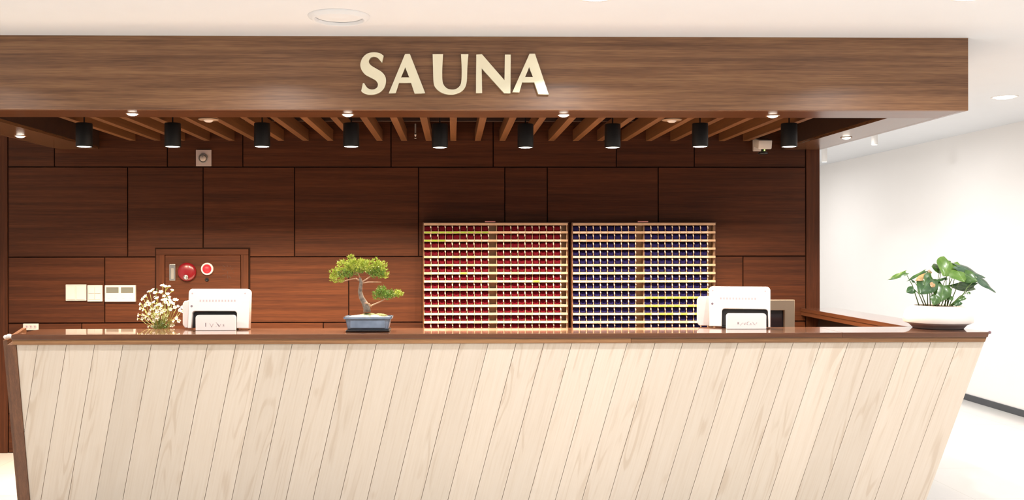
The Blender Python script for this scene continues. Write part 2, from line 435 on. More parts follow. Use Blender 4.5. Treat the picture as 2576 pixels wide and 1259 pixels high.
loops = [[smooth_loop([lz(p) for p in S])], [[lz(p) for p in l] for l in A1], [smooth_loop([lz(p) for p in U], 4)], [[lz(p) for p in NN]], [[lz(p) for p in l] for l in A2]]
allp = [p for l in loops for q in l for p in q]
sx = sum(p[0] for p in allp) / len(allp); sz = min(p[1] for p in allp)
sign = empty('sign_lettering', T(sx, Y_FRONT, sz), 'raised pale brass capital letters reading SAUNA on the canopy front', 'sign')
for l in loops:
    cx = sum(p[0] for p in l[0]) / len(l[0]); cz = min(p[1] for p in l[0])
    l2 = [[(p[0] - cx, p[1] - cz) for p in q] for q in l]
    curve_mesh('letter', l2, .022, .0015, M_BRASS, sign, T(cx, Y_FRONT - .0125, cz) @ RX(90))

# ------------------------------------------------------------------ lamps
def area(parent, m, size, watt, col, spread=180, name='lamp_light'):
    l = bpy.data.lights.new(name, 'AREA'); l.shape = 'DISK'; l.size = size; l.energy = watt; l.color = col; l.spread = R(spread)
    return link(bpy.data.objects.new(name, l), m, parent)

_ring = {}
def downlight(name, x, y, z, r, watt, col, label, cat, group, ringmat, facemat, spread=150, dome=.16):
    t = empty(name, T(x, y, z), label, cat, group)
    k = (round(r, 4), ringmat.name, facemat.name)
    if k not in _ring:
        a = mesh_of(lathe_bm([(r * .80, .012), (r * .84, -.003), (r * .98, -.004), (r, 0.0), (r, .014), (r * .8, .014)], 32), 'trim_ring', ringmat, True)
        b = mesh_of(lathe_bm([(0, -r * dome), (r * .35, -r * dome * .92), (r * .62, -r * dome * .62), (r * .81, -.0005), (r * .81, .006), (0, .006)], 32), 'lamp_face', facemat, True)
        _ring[k] = (a, b)
    a, b = _ring[k]
    link(bpy.data.objects.new('trim_ring', a), T(x, y, z), t); link(bpy.data.objects.new('lamp_face', b), T(x, y, z), t)
    area(t, T(x, y, z - r * dome - .003), r * 1.1, watt, col, spread)
    return t

# lobby ceiling: the row in front of the canopy, unseen rows added for light towards the entrance, and the corridor row
for y, k in ((4.285, 1.65), (2.2, 1.15), (-.4, .40)):
    for x, kx in ((-4.45, .45), (-2.75, .65), (-1.05, .9), (.655, 1.05), (2.35, 1.1), (4.05, 1.1)):
        downlight('ceiling_downlight', x, y + (.035 if .6 < x < .7 and y > 4 else 0), CEIL, .095, LAMP_W * k * kx, NEUTRAL, 'round white recessed downlight of a mostly added lobby ceiling grid in front of the canopy', 'downlight', 'lobby ceiling downlights', M_WHITE, M_DIFF_W)
p = at_z(2527, 244, CEIL)
downlight('ceiling_downlight', p.x, p.y, CEIL, .095, LAMP_W * 1.6, NEUTRAL, 'round bright recessed downlight in the ceiling beside the canopy end', 'downlight', None, M_WHITE, M_DIFF_W)
for y in (9.3, 12.5):  # unseen lamps added to brighten the corridor
    downlight('ceiling_downlight', 3.6, y, CEIL, .095, LAMP_W * 1.8, NEUTRAL, 'unseen round downlight added in the corridor ceiling behind the wooden wall', 'downlight', 'added corridor downlights', M_WHITE, M_DIFF_W, 175)

# small recessed lights in the canopy soffit
for px, py, wh in ((333, 286, 'nearest the light switches'), (875, 288, 'in line with the bonsai'), (1418, 289, 'in line with the key racks'), (1944, 291, 'in line with the old beige monitor')):
    p = at_z(px, py, SOFFIT)
    downlight('soffit_downlight', p.x, p.y, SOFFIT, .038, RECESS_W, WARM, 'small glowing recessed light in the front soffit ' + wh, 'downlight', 'lights in the front soffit', M_TRIM, M_DIFF, 120, .34)
p = at_z(51, 342, SOFFIT)
downlight('soffit_downlight', p.x, p.y, SOFFIT, .038, RECESS_W, WARM, 'small recessed light in the soffit strip over the flower vase end', 'downlight', None, M_TRIM, M_DIFF, 120, .34)
p = at_z(2129, 346, SOFFIT)
downlight('soffit_downlight', p.x, p.y, SOFFIT, .038, RECESS_W, WARM, 'small recessed light in the soffit strip over the leafy plant end', 'downlight', None, M_TRIM, M_DIFF, 120, .34)

# black cylinder spots hanging between the slats
Y_SPOT = 6.06
ORD = ('first', 'second', 'third', 'fourth', 'fifth', 'sixth', 'seventh', 'eighth', 'last')
def cylinder_spot(name, x, y, z0, r, h, top, mat, face, label, cat, group, watt, col, spread=95):
    t = empty(name, T(x, y, z0), label, cat, group)
    obj('housing', lathe_bm([(r * .86, .010), (r * .90, .001), (r * .97, 0), (r, .003), (r, h - .004), (r * .96, h), (.004, h + .001), (0, h + .001)], 32), mat, t, T(x, y, z0), True)
    obj('lamp_face', lathe_bm([(0, -.0025), (r * .6, -.001), (r * .88, .003), (r * .88, .01), (0, .012)], 32), face, t, T(x, y, z0), True)
    if top > z0 + h + .004:
        obj('stem', lathe_bm([(.0045, h), (.0045, top - z0)], 10), mat, t, T(x, y, z0), True)
    area(t, T(x, y, z0 - .006), r * 1.5, watt, col, spread)
    return t
for i, px in enumerate((212, 434.5, 659.5, 883.5, 1106.5, 1322, 1541, 1761, 1985)):
    p = at_y(px, 370 + (2 if 3 < i < 7 else 0), Y_SPOT)
    cylinder_spot('cylinder_spotlight', p.x, Y_SPOT, p.z, .0505, .150, SLAT_Z + .085, M_BLACKMETAL, M_SPOTFACE,
                  ORD[i] + ' black cylinder spotlight counting from the light switch end of the canopy', 'spotlight', 'black spotlights under the canopy', SPOT_W, WARM, 138)
# white cylinder spots in the corridor
for px, py, y, lab in ((2200, 365, 9.5, 'short white cylinder spotlight on the corridor ceiling just clear of the canopy edge'),
                       (2074, 408, 10.8, 'white cylinder spotlight half hidden behind the end of the wooden wall')):
    p = at_y(px, py, y)
    cylinder_spot('white_spotlight', p.x, y, p.z, .03, CEIL - p.z, 0, M_WHITE, M_DIFF_W, lab, 'spotlight', None, 4.0, NEUTRAL, 110)

# ------------------------------------------------------------------ ceiling speaker
p = at_z(853, 41, CEIL)
t = empty('ceiling_speaker', T(p), 'round white flush grille in the ceiling above the canopy front', 'ceiling speaker')
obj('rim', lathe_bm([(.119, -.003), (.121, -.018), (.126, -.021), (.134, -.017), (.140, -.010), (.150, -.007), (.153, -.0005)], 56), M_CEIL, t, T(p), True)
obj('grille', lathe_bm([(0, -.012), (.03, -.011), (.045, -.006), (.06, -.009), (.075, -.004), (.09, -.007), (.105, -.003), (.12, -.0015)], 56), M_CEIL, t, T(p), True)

# ------------------------------------------------------------------ the counter
P_TL = at_y(44, 866, Y_FRONT + .03); P_TR = at_y(2474, 862, Y_FRONT + .03)
Z_PT = 1.028                                  # top of the plank front
Y_PT = Y_FRONT + .028
KB, KX = .2115, .246                          # lean back and sideways slant per metre of drop
X_PL, X_PR = P_TL.x, P_TR.x
Z_PB = .075
DROP = Z_PT - Z_PB
counter = empty('reception_counter', T((X_PL + X_PR) / 2, Y_FRONT + .2, 0), 'long reception counter with slanted pale plank front and red-brown ledge', 'counter')
nrm = Vector((0, -1, -KB)).normalized()       # outward normal of the leaning front
def front(u, t, off=0.0): return Vector((u, Y_PT + KB * t, Z_PT - t)) + nrm * off
def clip(poly, f):                            # keep f >= 0
    out = []
    for i in range(len(poly)):
        a, b = poly[i], poly[(i + 1) % len(poly)]; fa, fb = f(a), f(b)
        if fa >= 0: out.append(a)
        if fa * fb < 0:
            s = fa / (fa - fb); out.append((a[0] + (b[0] - a[0]) * s, a[1] + (b[1] - a[1]) * s))
    return out
j0 = at_y(97.5, 866, Y_PT).x; j1 = at_y(2408.6, 862, Y_PT).x
pitch = (j1 - j0) / 33
ax_d = (front(-KX, 1) - front(0, 0)).normalized()     # direction along a board
ax_x = nrm.cross(ax_d).normalized()
if ax_x.x < 0: ax_x = -ax_x
gap = .0011
for k in range(-1, 40):
    a, b = j0 + k * pitch, j0 + (k + 1) * pitch
    if a > X_PR: break
    b = min(b, X_PR)
    poly = [(a + gap, 0), (b - gap, 0), (b - gap - KX * DROP, DROP), (a + gap - KX * DROP, DROP)]
    poly = clip(poly, lambda q: q[0] - (X_PL - .012 * q[1] / DROP))
    if len(poly) < 3: continue
    org = front(max((a + b) / 2 - KX * DROP / 2, X_PL + .02), DROP / 2)
    basis = Matrix((ax_x, -ax_d, nrm)).transposed().to_4x4(); basis.translation = org
    inv = basis.inverted()
    bm = bmesh.new()
    lo = [bm.verts.new(inv @ front(u, t, 0)) for u, t in poly]; hi = [bm.verts.new(inv @ front(u, t, .010)) for u, t in poly]
    top = bm.faces.new(hi); bm.faces.new(lo[::-1])
    n = len(poly)
    for i in range(n): bm.faces.new((lo[i], lo[(i + 1) % n], hi[(i + 1) % n], hi[i]))
    bmesh.ops.bevel(bm, geom=[e for e in top.edges], offset=.0011, segments=1, affect='EDGES')
    obj('plank', bm, M_OAK, counter, basis)
# body behind the planks
Y_LB = 5.525                                   # back edge of the ledge
bm = bmesh.new()
vs8 = []
for u, t, y in ((X_PL, 0, None), (X_PR - .004, 0, None), (X_PR - .004 - KX * DROP, DROP, None), (X_PL, DROP, None)):
    vs8.append(bm.verts.new(front(u, t, -.0005)))
back = [bm.verts.new((v.co.x, Y_LB - .03, v.co.z)) for v in vs8]
bm.faces.new(vs8); bm.faces.new(back[::-1])
for i in range(4): bm.faces.new((vs8[i], vs8[(i + 1) % 4], back[(i + 1) % 4], back[i]))
obj('body', bm, M_OAKGAP, counter)
box('plinth', X_PL + .03, X_PR - KX * DROP - .03, Y_PT + KB * DROP + .02, Y_LB - .03, 0, Z_PB, M_DARKPANEL, counter)
# brown frame on the left edge: front board and the wider return board behind it
X_LL = at_y(28, 840, Y_FRONT).x; X_LR = at_y(2489, 838, Y_FRONT).x
fw = X_PL - at_y(20, 866, Y_FRONT + .03).x
def lean_board(name, u0, u1, t0, t1, o0, o1, mat, skew=0.0):
    bm = bmesh.new()
    v = [bm.verts.new(front(u - skew * t, t, o) - Vector((0, 0, 0))) for o in (o0, o1) for u, t in ((u0, t0), (u1, t0), (u1, t1), (u0, t1))]
    for f in ((0, 1, 2, 3), (7, 6, 5, 4), (0, 1, 5, 4), (1, 2, 6, 5), (2, 3, 7, 6), (3, 0, 4, 7)): bm.faces.new([v[i] for i in f])
    c = front((u0 + u1) / 2, (t0 + t1) / 2)
    bmesh.ops.translate(bm, verts=bm.verts[:], vec=-c)
    return obj(name, bm, mat, counter, T(c))
lean_board('side_frame', X_PL - fw, X_PL - .001, 0, Z_PT - .002, -.06, .016, M_TRIM_V, .012)
lean_board('side_frame', X_PL - fw - .026, X_PL - fw - .004, -.02, Z_PT - .002, -.24, -.004, M_TRIM_V, .012)
# ledge: lacquered top in two lengths, apron strip under it in two lengths, return towards the wall
zl0, zl1 = LEDGE - .027, LEDGE
xj_t = at_y(2120, 842, Y_FRONT).x; xj_a = at_y(1588, 855, Y_FRONT).x
X_RI = 2.655                                   # inner edge of the return ledge
def ledge_piece(name, x0, x1, y0, y1, z0, z1, mat, slant=0.0, bevel=.0016):
    bm = box_bm(x1 - x0, y1 - y0, z1 - z0, 0)
    if slant:
        for v in bm.verts:
            if v.co.x > 0 and v.co.z < 0: v.co.x -= slant
    bmesh.ops.bevel(bm, geom=bm.edges[:], offset=bevel, segments=1, affect='EDGES')
    return obj(name, bm, mat, counter, T((x0 + x1) / 2, (y0 + y1) / 2, (z0 + z1) / 2))
ledge_piece('ledge_board', X_LL, xj_t - .0003, Y_FRONT, Y_LB, zl0, zl1, M_LEDGE)
ledge_piece('ledge_board', xj_t + .0003, X_LR, Y_FRONT, Y_LB, zl0, zl1, M_LEDGE, .008)
ledge_piece('ledge_board', X_RI, X_LR, Y_LB + .0005, Y_BACK - .004, zl0, zl1, M_LEDGE_Y, .008)
ledge_piece('apron_strip', X_LL + .003, xj_a - .0003, Y_FRONT + .006, Y_FRONT + .03, Z_PT - .001, zl0 - .0003, M_TRIM, 0, .002)
ledge_piece('apron_strip', xj_a + .0003, X_LR - .010, Y_FRONT + .006, Y_FRONT + .03, Z_PT - .001, zl0 - .0003, M_TRIM, .010, .002)
ledge_piece('apron_strip', X_RI + .004, X_RI + .028, Y_LB + .001, Y_BACK - .004, Z_PT - .004, zl0 - .0003, M_LEDGE_Y, 0, .002)
ledge_piece('apron_strip', X_LL + .003, X_RI, Y_LB - .028, Y_LB - .004, Z_PT - .004, zl0 - .0003, M_LEDGE, 0, .002)
# return body under the side ledge, leaning inwards like the front
obj('return_body', prism_bm([(X_LR - .03, Z_PT), (X_LR - .03 - KX * Z_PT, 0), (X_LR - .08 - KX * Z_PT, 0), (X_LR - .13, Z_PT)], Y_BACK - .01 - Y_LB, 'Y'), M_DARKPANEL, counter, T(0, Y_LB, 0))
box('staff_panel', X_PL, X_RI, Y_LB - .03, Y_LB - .012, .0, Z_PT - .006, M_DARKPANEL, counter, bevel=0)
# low desk on the staff side
DESK = .76
desk = empty('staff_desk', T(0, Y_LB + .26, 0), 'low brown worktop on the staff side behind the counter', 'desk')
box('desk_top', X_PL + .02, X_RI - .05, Y_LB + .002, Y_LB + .52, DESK - .03, DESK, M_LEDGE, desk)
for x in (X_PL + .06, -1.0, .6, 2.3):
    box('desk_leg', x, x + .04, Y_LB + .06, Y_LB + .48, 0, DESK - .031, M_DARKPANEL, desk)

# small fittings on the two ends of the ledge
p = at_y(13, 841, Y_FRONT + .02)
t = empty('ledge_clip', T(X_LL - .022, Y_FRONT + .03, LEDGE - .012), 'small white petal-shaped bumper on the bare end of the ledge', 'bumper')
for dx, r, dz in ((-.020, .013, -.001), (-.003, .014, .003), (.014, .012, .000)):
    bm = bmesh.new(); bmesh.ops.create_uvsphere(bm, u_segments=16, v_segments=10, radius=1, matrix=T(0, 0, 0) @ Matrix.Diagonal((r, .02, r * .85, 1)))
    obj('petal', bm, M_OFFWHITE, t, T(X_LL - .022 + dx * .95, Y_FRONT + .03, LEDGE - .012 + dz), True)
t = empty('ledge_peg', T(X_LR, Y_FRONT + .04, LEDGE - .010), 'small plum grey peg sticking out of the ledge end beside the plant', 'peg')
obj('shaft', tube_bm([(X_LR - .002, Y_FRONT + .04, LEDGE - .008), (X_LR + .022, Y_FRONT + .04, LEDGE - .005)], .005, 10), plain('plum grey metal', (.22, .15, .16), .4), t)
obj('knob', lathe_bm([(0, -.001), (.007, 0), (.0085, .004), (.007, .009), (0, .010)], 16, m=T(X_LR + .020, Y_FRONT + .04, LEDGE - .005) @ RY(90)), plain('plum metal knob', (.20, .11, .13), .35), t, None, True)

# ------------------------------------------------------------------ key racks
def wall_px(px, py, y): 
    q = at_y(px, py, y); return q.x, q.z
Y_RK = Y_BACK - .115                            # front edges of the shelves
rk_rows = 14
def key_rack(px0, px1, px_mid0, px_mid1, px_end, label, band, key_label, key_group, key_name, greens, pink_px):
    x0, ztop = wall_px(px0, 562, Y_RK); x1, _ = wall_px(px1, 562, Y_RK)
    xm0, _ = wall_px(px_mid0, 700, Y_RK); xm1, _ = wall_px(px_mid1, 700, Y_RK); xe, _ = wall_px(px_end, 700, Y_RK)
    z_shelf0 = wall_px(px0, 585.3, Y_RK)[1]; z_shelf11 = wall_px(px0, 812, Y_RK)[1]
    dz = (z_shelf0 - z_shelf11) / 11
    zs = [z_shelf0 + dz - k * dz for k in range(rk_rows + 1)]      # shelf centre heights, zs[0] is the top board
    th = .0165
    t = empty('key_rack', T((x0 + x1) / 2, Y_BACK - .06, zs[-1] - th / 2), label, 'key rack')
    sh = mesh_of(box_bm(x1 - x0, .100, th, .001), 'shelf_board', M_RACK)
    for k, z in enumerate(zs):
        y_c = Y_RK + .05
        link(bpy.data.objects.new('shelf_board', sh), T((x0 + x1) / 2, y_c, z), t)
    box('back_panel', x0, x1, Y_BACK - .014, Y_BACK - .002, zs[-1] - th / 2, zs[0] + th / 2, M_RACKBACK, t, bevel=0)
    xa = [x0 + (xm0 - x0) * i / 9 for i in range(10)]; xb_ = [xm1 + (xe - xm1) * i / 9 for i in range(10)]
    hgt = dz - th - .0006
    divs = xa[1:] + xb_ + [x1 - .004]
    # upright dividers, notched round the shelves
    for x in [x0 + .0016] + divs:
        bm = bmesh.new()
        for k in range(rk_rows):
            box_bm(.0045, .070, hgt, 0, bm=bm, c=(0, 0, (zs[k] + zs[k + 1]) / 2 - zs[-1]))
        obj('divider', bm, M_RACK, t, T(x, Y_RK + .062, zs[-1]))
    # side cheeks and cap
    box('side_board', x0 - .008, x0 - .0005, Y_RK + .012, Y_BACK - .002, zs[-1] - th / 2, zs[0] + th / 2, M_TRIM_V, t)
    box('side_board', x1 + .0005, x1 + .008, Y_RK + .03, Y_BACK - .002, zs[-1] - th / 2, zs[0] + th / 2, M_TRIM_V, t)
    box('cap_board', x0 - .008, x1 + .008, Y_RK + .01, Y_BACK - .002, zs[0] + th / 2 + .0004, zs[0] + th / 2 + .007, M_LEDGE, t)
    # number labels on the shelf edges
    wlab = (xa[1] - xa[0]) * .84
    lab = {m.name: mesh_of(box_bm(wlab, .0012, th * .74, 0), 'number_label', m) for m in (M_PAPER, M_GREEN)}
    for k in range(1, 13):
        for bank, xs in ((0, xa), (1, xb_)):
            for i in range(9):
                g = (bank, k, i) in greens
                if not g and random.random() < .12: continue
                o = link(bpy.data.objects.new('number_label', lab[M_GREEN.name if g else M_PAPER.name]), T((xs[i] + xs[i + 1]) / 2, Y_RK - .0008, zs[k]) @ RY(random.uniform(-1, 1)), t)
    xp0, zp0 = wall_px(pink_px, 566, Y_RK + .02); xp1, zp1 = wall_px(pink_px + 26, 557, Y_RK + .02)
    box('name_card', xp0, xp1, Y_RK + .012, Y_RK + .016, zs[0] + th / 2 + .0075, zp1, M_PINK, t, bevel=0)
    # locker keys: a folded rubber wristband with a pale tag, one in every pigeonhole
    cw = xa[1] - xa[0] - .0052
    meshes = []
    for v in range(4):
        bm = bmesh.new(); rr = random.Random(v + 3)
        # folded band: a flattened loop standing on the shelf, seen end on
        hh = hgt * (.86 + .08 * rr.random()); ww = cw * (.875 + .035 * rr.random())
        outer = round_rect(-ww / 2, ww / 2, 0, hh, hh * .36, hh * .2, 4); n = len(outer)
        lo = [bm.verts.new((x, -.026, z)) for x, z in outer]; hi = [bm.verts.new((x, .03, z)) for x, z in outer]
        inn = [bm.verts.new((x * .72, -.032, hh / 2 + (z - hh / 2) * .68)) for x, z in outer]
        dip = [bm.verts.new((x * .34, -.025, hh * .46 + (z - hh / 2) * .34)) for x, z in outer]
        for a, b in ((hi, lo), (lo, inn), (inn, dip)):
            for i in range(n): bm.faces.new((a[i], a[(i + 1) % n], b[(i + 1) % n], b[i]))
        bm.faces.new(hi); bm.faces.new(dip[::-1])
        tagm = bmesh.new()
        sl = rr.uniform(.10, .35) * (1 if v else .6)
        a = Vector((cw * .44, -.041, hgt * .93)); b = Vector((cw * .44 + sl * .016, -.043, hgt * (.30 + .25 * rr.random())))
        tube_bm([a, a.lerp(b, .5) + Vector((.0008, -.002, 0)), b], [.0034, .0050, .0040], 6, tagm)
        meshes.append((mesh_of(bm, key_name, band, True), mesh_of(tagm, 'key_tag', M_KEYTAG, True)))
    for k in range(13):
        zf = zs[k + 1] + th / 2 + .0003
        for xs in (xa, xb_):
            for i in range(9):
                v = random.randrange(4); mb, mt = meshes[v]
                m = T((xs[i] + xs[i + 1]) / 2 + random.uniform(-.0004, .0004), Y_RK + .060 + random.uniform(-.002, .004), zf) @ RZ(random.uniform(-1, 1))
                o = link(bpy.data.objects.new(key_name, mb), m); tag(o, key_label, 'locker key', key_group)
                if random.random() < .78:
                    link(bpy.data.objects.new('key_tag', mt), m, o)
    # plain cupboard the rack stands on
    return x0, x1, zs[-1] - th / 2

g_red = {(0, 1, i) for i in range(9)} | {(0, 2, i) for i in range(3)} | {(1, 7, 5), (0, 6, 5)}
g_blue = {(1, k, i) for k in (9, 10, 11) for i in range(8) if random.random() < .75} | {(1, 8, 8)}
a = key_rack(1066, 1428, 1230, 1250, 1412, 'wooden pigeonhole rack filled with red locker keys', M_REDBAND,
         'red wristband locker key lying in a pigeonhole of the rack of red keys', 'red locker keys', 'red_locker_key', g_red, 1220)
b = key_rack(1441, 1800, 1601, 1622, 1783, 'wooden pigeonhole rack filled with navy blue locker keys', M_BLUEBAND,
         'navy wristband locker key lying in a pigeonhole of the rack of blue keys', 'navy locker keys', 'blue_locker_key', g_blue, 1604)
cab = empty('storage_cupboard', T((a[0] + b[1]) / 2, Y_BACK - .1, 0), 'low dark cupboard carrying both key racks behind the counter', 'cupboard')
ctop = min(a[2], b[2]) - .0006
box('carcass', a[0] - .03, b[1] + .03, Y_BACK - .26, Y_BACK - .002, 0, ctop, M_LEDGE, cab)
for i in range(4):
    w = (b[1] - a[0]) / 4
    d = box('door', a[0] + i * w + .003, a[0] + (i + 1) * w - .003, Y_BACK - .279, Y_BACK - .2605, .05, ctop - .03, M_LEDGE, cab)
    xk = a[0] + (i + (.92 if i % 2 == 0 else .08)) * w
    box('handle', xk - .006, xk + .006, Y_BACK - .292, Y_BACK - .2795, ctop - .22, ctop - .12, M_CHROME, d)

# ------------------------------------------------------------------ things on the back wall
YW = Y_BACK - .0008
def wb(px, py): return at_y(px, py, Y_BACK)
# fire cabinet door with alarm fittings
x0, x1 = wb(392, 700).x, wb(628, 700).x; z1 = wb(500, 625).z; z0 = wb(500, 962).z
fc = empty('fire_cabinet', T((x0 + x1) / 2, Y_BACK, z0), 'wood faced fire cabinet in the wall with red bell and alarm lamp', 'fire cabinet')
box('backing', x0 - .004, x1 + .004, Y_BACK - .006, Y_BACK - .0005, z0 - .004, z1 + .004, M_GROOVE, fc, bevel=0)
fwid = .074
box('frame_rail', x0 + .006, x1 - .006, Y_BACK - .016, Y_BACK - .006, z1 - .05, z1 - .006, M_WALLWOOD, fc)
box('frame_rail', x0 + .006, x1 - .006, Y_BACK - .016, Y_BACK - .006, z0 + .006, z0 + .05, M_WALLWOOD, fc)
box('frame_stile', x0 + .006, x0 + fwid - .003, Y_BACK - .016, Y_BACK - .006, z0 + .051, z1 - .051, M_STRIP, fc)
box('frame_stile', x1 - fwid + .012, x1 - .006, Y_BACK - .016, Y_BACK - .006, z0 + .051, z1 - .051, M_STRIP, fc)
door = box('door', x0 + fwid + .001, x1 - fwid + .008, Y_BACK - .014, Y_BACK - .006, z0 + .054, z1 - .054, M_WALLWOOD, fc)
YD = Y_BACK - .0145
q0, q1 = wb(428, 706), wb(443.5, 665)
h = box('handle_plate', q0.x, q1.x, YD - .010, YD, q0.z, q1.z, M_CHROME, fc, bevel=.003, seg=2)
box('handle_recess', q0.x + .014, q1.x - .012, YD - .0112, YD - .0098, q0.z + .012, q1.z - .03, M_GREY, h, bevel=0)
c = wb(472.5, 684.5)
bell = obj('alarm_bell', lathe_bm([(.069, 0), (.070, .012), (.066, .020), (.058, .027), (.042, .034), (.02, .037), (0, .038)], 40), M_RED, fc, T(c.x, YD, c.z) @ RX(90), True)
c2 = wb(472.5, 697)
obj('bell_cap', lathe_bm([(.018, .028), (.018, .042), (.013, .044), (.007, .043), (.006, .040), (0, .040)], 24), M_CHROME, bell, T(c2.x, YD, c2.z) @ RX(90), True)
c = wb(523, 677)
lamp = obj('lamp_ring', lathe_bm([(.046, 0), (.046, .012), (.042, .016), (.034, .016), (.033, .008)], 36), M_OFFWHITE, fc, T(c.x, YD, c.z) @ RX(90), True)
obj('lamp_lens', lathe_bm([(.034, .008), (.032, .02), (.024, .032), (.012, .038), (0, .040)], 32), M_REDLAMP, lamp, T(c.x, YD, c.z) @ RX(90), True)
c = wb(522, 704)
obj('jack_socket', lathe_bm([(.014, 0), (.014, .006), (.009, .007), (.008, .002), (0, .002)], 20), M_BLACKMETAL, fc, T(c.x, YD, c.z) @ RX(90), True)
def px_strokes(lines, ox, oy, sc, y):
    return [[(at_y(ox + x / sc, oy + yy / sc, y).x, at_y(ox + x / sc, oy + yy / sc, y).z) for x, yy in ln] for ln in lines]
mk = px_strokes([[(440, 380), (530, 470)], [(660, 380), (680, 450)], [(380, 560), (470, 620), (590, 560)], [(830, 420), (840, 470)], [(880, 590), (980, 530)], [(680, 700), (680, 810)], [(400, 920), (570, 880)], [(690, 920), (690, 1060)], [(780, 940), (860, 1060)], [(980, 740), (1010, 760)]], 540, 650, 21, YD)
o = obj('printed_mark', strokes_bm(mk, .0035, .0006), M_INKWOOD, fc, T(0, YD, 0))

# wall controls
def plate(name, pxs, label, cat, depth=.016, mat=M_OFFWHITE):
    a, b = wb(pxs[0], pxs[3]), wb(pxs[1], pxs[2])
    t = empty(name, T((a.x + b.x) / 2, Y_BACK, a.z), label, cat)
    box('plate', a.x, b.x, YW - depth, YW, a.z, b.z, mat, t, bevel=.003, seg=2)
    return t, a, b
t, a, b = plate('light_switch', (167, 218.5, 716, 757), 'wide white double light switch on the wooden wall', 'light switch')
w = (b.x - a.x) / 2
for i in range(2): box('rocker', a.x + i * w + .006, a.x + (i + 1) * w - .004, YW - .0215, YW - .0162, a.z + .012, b.z - .012, M_OFFWHITE, t, bevel=.0015)
t, a, b = plate('light_switch', (221.5, 259, 718, 759), 'narrow white light switch between the double switch and the thermostat', 'light switch')
for r_ in range(2):
    for i in range(2):
        w = (b.x - a.x - .02) / 2; hh = (b.z - a.z - .03) / 2
        box('rocker', a.x + .010 + i * w + .001, a.x + .010 + (i + 1) * w - .001, YW - .0205, YW - .0162, a.z + .015 + r_ * hh + .001, a.z + .015 + (r_ + 1) * hh - .001, M_OFFWHITE, t, bevel=.0012)
t, a, b = plate('thermostat', (266, 343, 718, 759.5), 'white twin thermostat with two grey display windows', 'thermostat', .022)
for s0, s1, p0, p1 in ((270, 301, 723, 737.5), (307, 338, 723, 737.5)):
    u, v = wb(s0, p1), wb(s1, p0)
    box('display', u.x, v.x, YW - .0235, YW - .021, u.z, v.z, M_LCD, t, bevel=.0008)
    for bx in (.2, .8):
        cx = u.x + (v.x - u.x) * bx
        box('button', cx - .009, cx + .009, YW - .0245, YW - .0222, u.z - .042, u.z - .034, M_OFFWHITE, t, bevel=.001)
t, a, b = plate('power_outlet', (59.5, 98, 814.5, 831), 'white triple power outlet low on the wall behind the counter end', 'power outlet', .012)
for i in range(3):
    cx = a.x + (b.x - a.x) * (.24 + .27 * i); cz = (a.z + b.z) / 2
    o = obj('socket', lathe_bm([(.0135, .0125), (.0135, .0140), (.0115, .0140), (.010, .0128), (0, .0128)], 20), M_INKSOFT, t, T(cx, YW, cz) @ RX(90), True)
    obj('pin_hole', lathe_bm([(.0045, .0129), (.0045, .0133), (0, .0133)], 10), M_INK, o, T(cx, YW, cz) @ RX(90))
t, a, b = plate('volume_control', (494, 532.5, 377.5, 418.5), 'square beige plate with a round dial under the canopy slats', 'volume control', .014, plain('dull ivory plate', (.52, .42, .39), .5))  # plate in a duller ivory than the switches
cx, cz = (a.x + b.x) / 2 - .002, (a.z + b.z) / 2 - .002
obj('dial_ring', lathe_bm([(.036, .0142), (.035, .020), (.030, .021), (.027, .0150)], 32), M_GREY, t, T(cx, YW, cz) @ RX(90), True)
obj('dial', lathe_bm([(.026, .0142), (.022, .030), (.018, .033), (0, .033)], 28), plain('ivory dial', (.50, .42, .37), .4), t, T(cx, YW, cz) @ RX(90), True)
obj('pointer', lathe_bm([(.006, .0331), (.006, .0342), (0, .0342)], 12), M_GREY, t, T(cx, YW, cz + .010) @ RX(90))

# ------------------------------------------------------------------ things among the slats
for px, py, y, lab in ((524.5, 304, 5.86, 'pale round ceiling sensor hidden in the slats near the second black spotlight'),
                  (1690, 305, 5.84, 'pale round ceiling sensor in the slats between the last three black spotlights')):
    p = at_z(px, py, SLAT_Z - .012)
    t = empty('ceiling_sensor', T(p.x, p.y, SLAT_Z), lab, 'sensor')
    obj('base', lathe_bm([(0, 0), (.062, -.0005), (.064, -.004), (.058, -.008), (.03, -.009)], 32), plain('brown sensor shell', (.30, .20, .13), .5), t, T(p.x, p.y, SLAT_Z - .0005), True)  # shell in plain brown, darker than the dome
    obj('dome', lathe_bm([(.03, -.0085), (.028, -.014), (.018, -.020), (0, -.022)], 24), M_OFFWHITE, t, T(p.x, p.y, SLAT_Z - .0005), True)
p = at_y(1045, 343, 6.9)
t = empty('sprinkler', T(p.x, 6.9, p.z - .015), 'tiny grey sprinkler head hanging between two slats', 'sprinkler')
obj('pipe', lathe_bm([(.006, .02), (.006, SLAT_Z + .0852 - p.z)], 10), M_GREY, t, T(p.x, 6.9, p.z), True)
obj('head', lathe_bm([(0, -.018), (.011, -.016), (.011, -.013), (.004, -.012), (.006, .004), (.009, .006), (.009, .02), (0, .021)], 16), M_CHROME, t, T(p.x, 6.9, p.z), True)
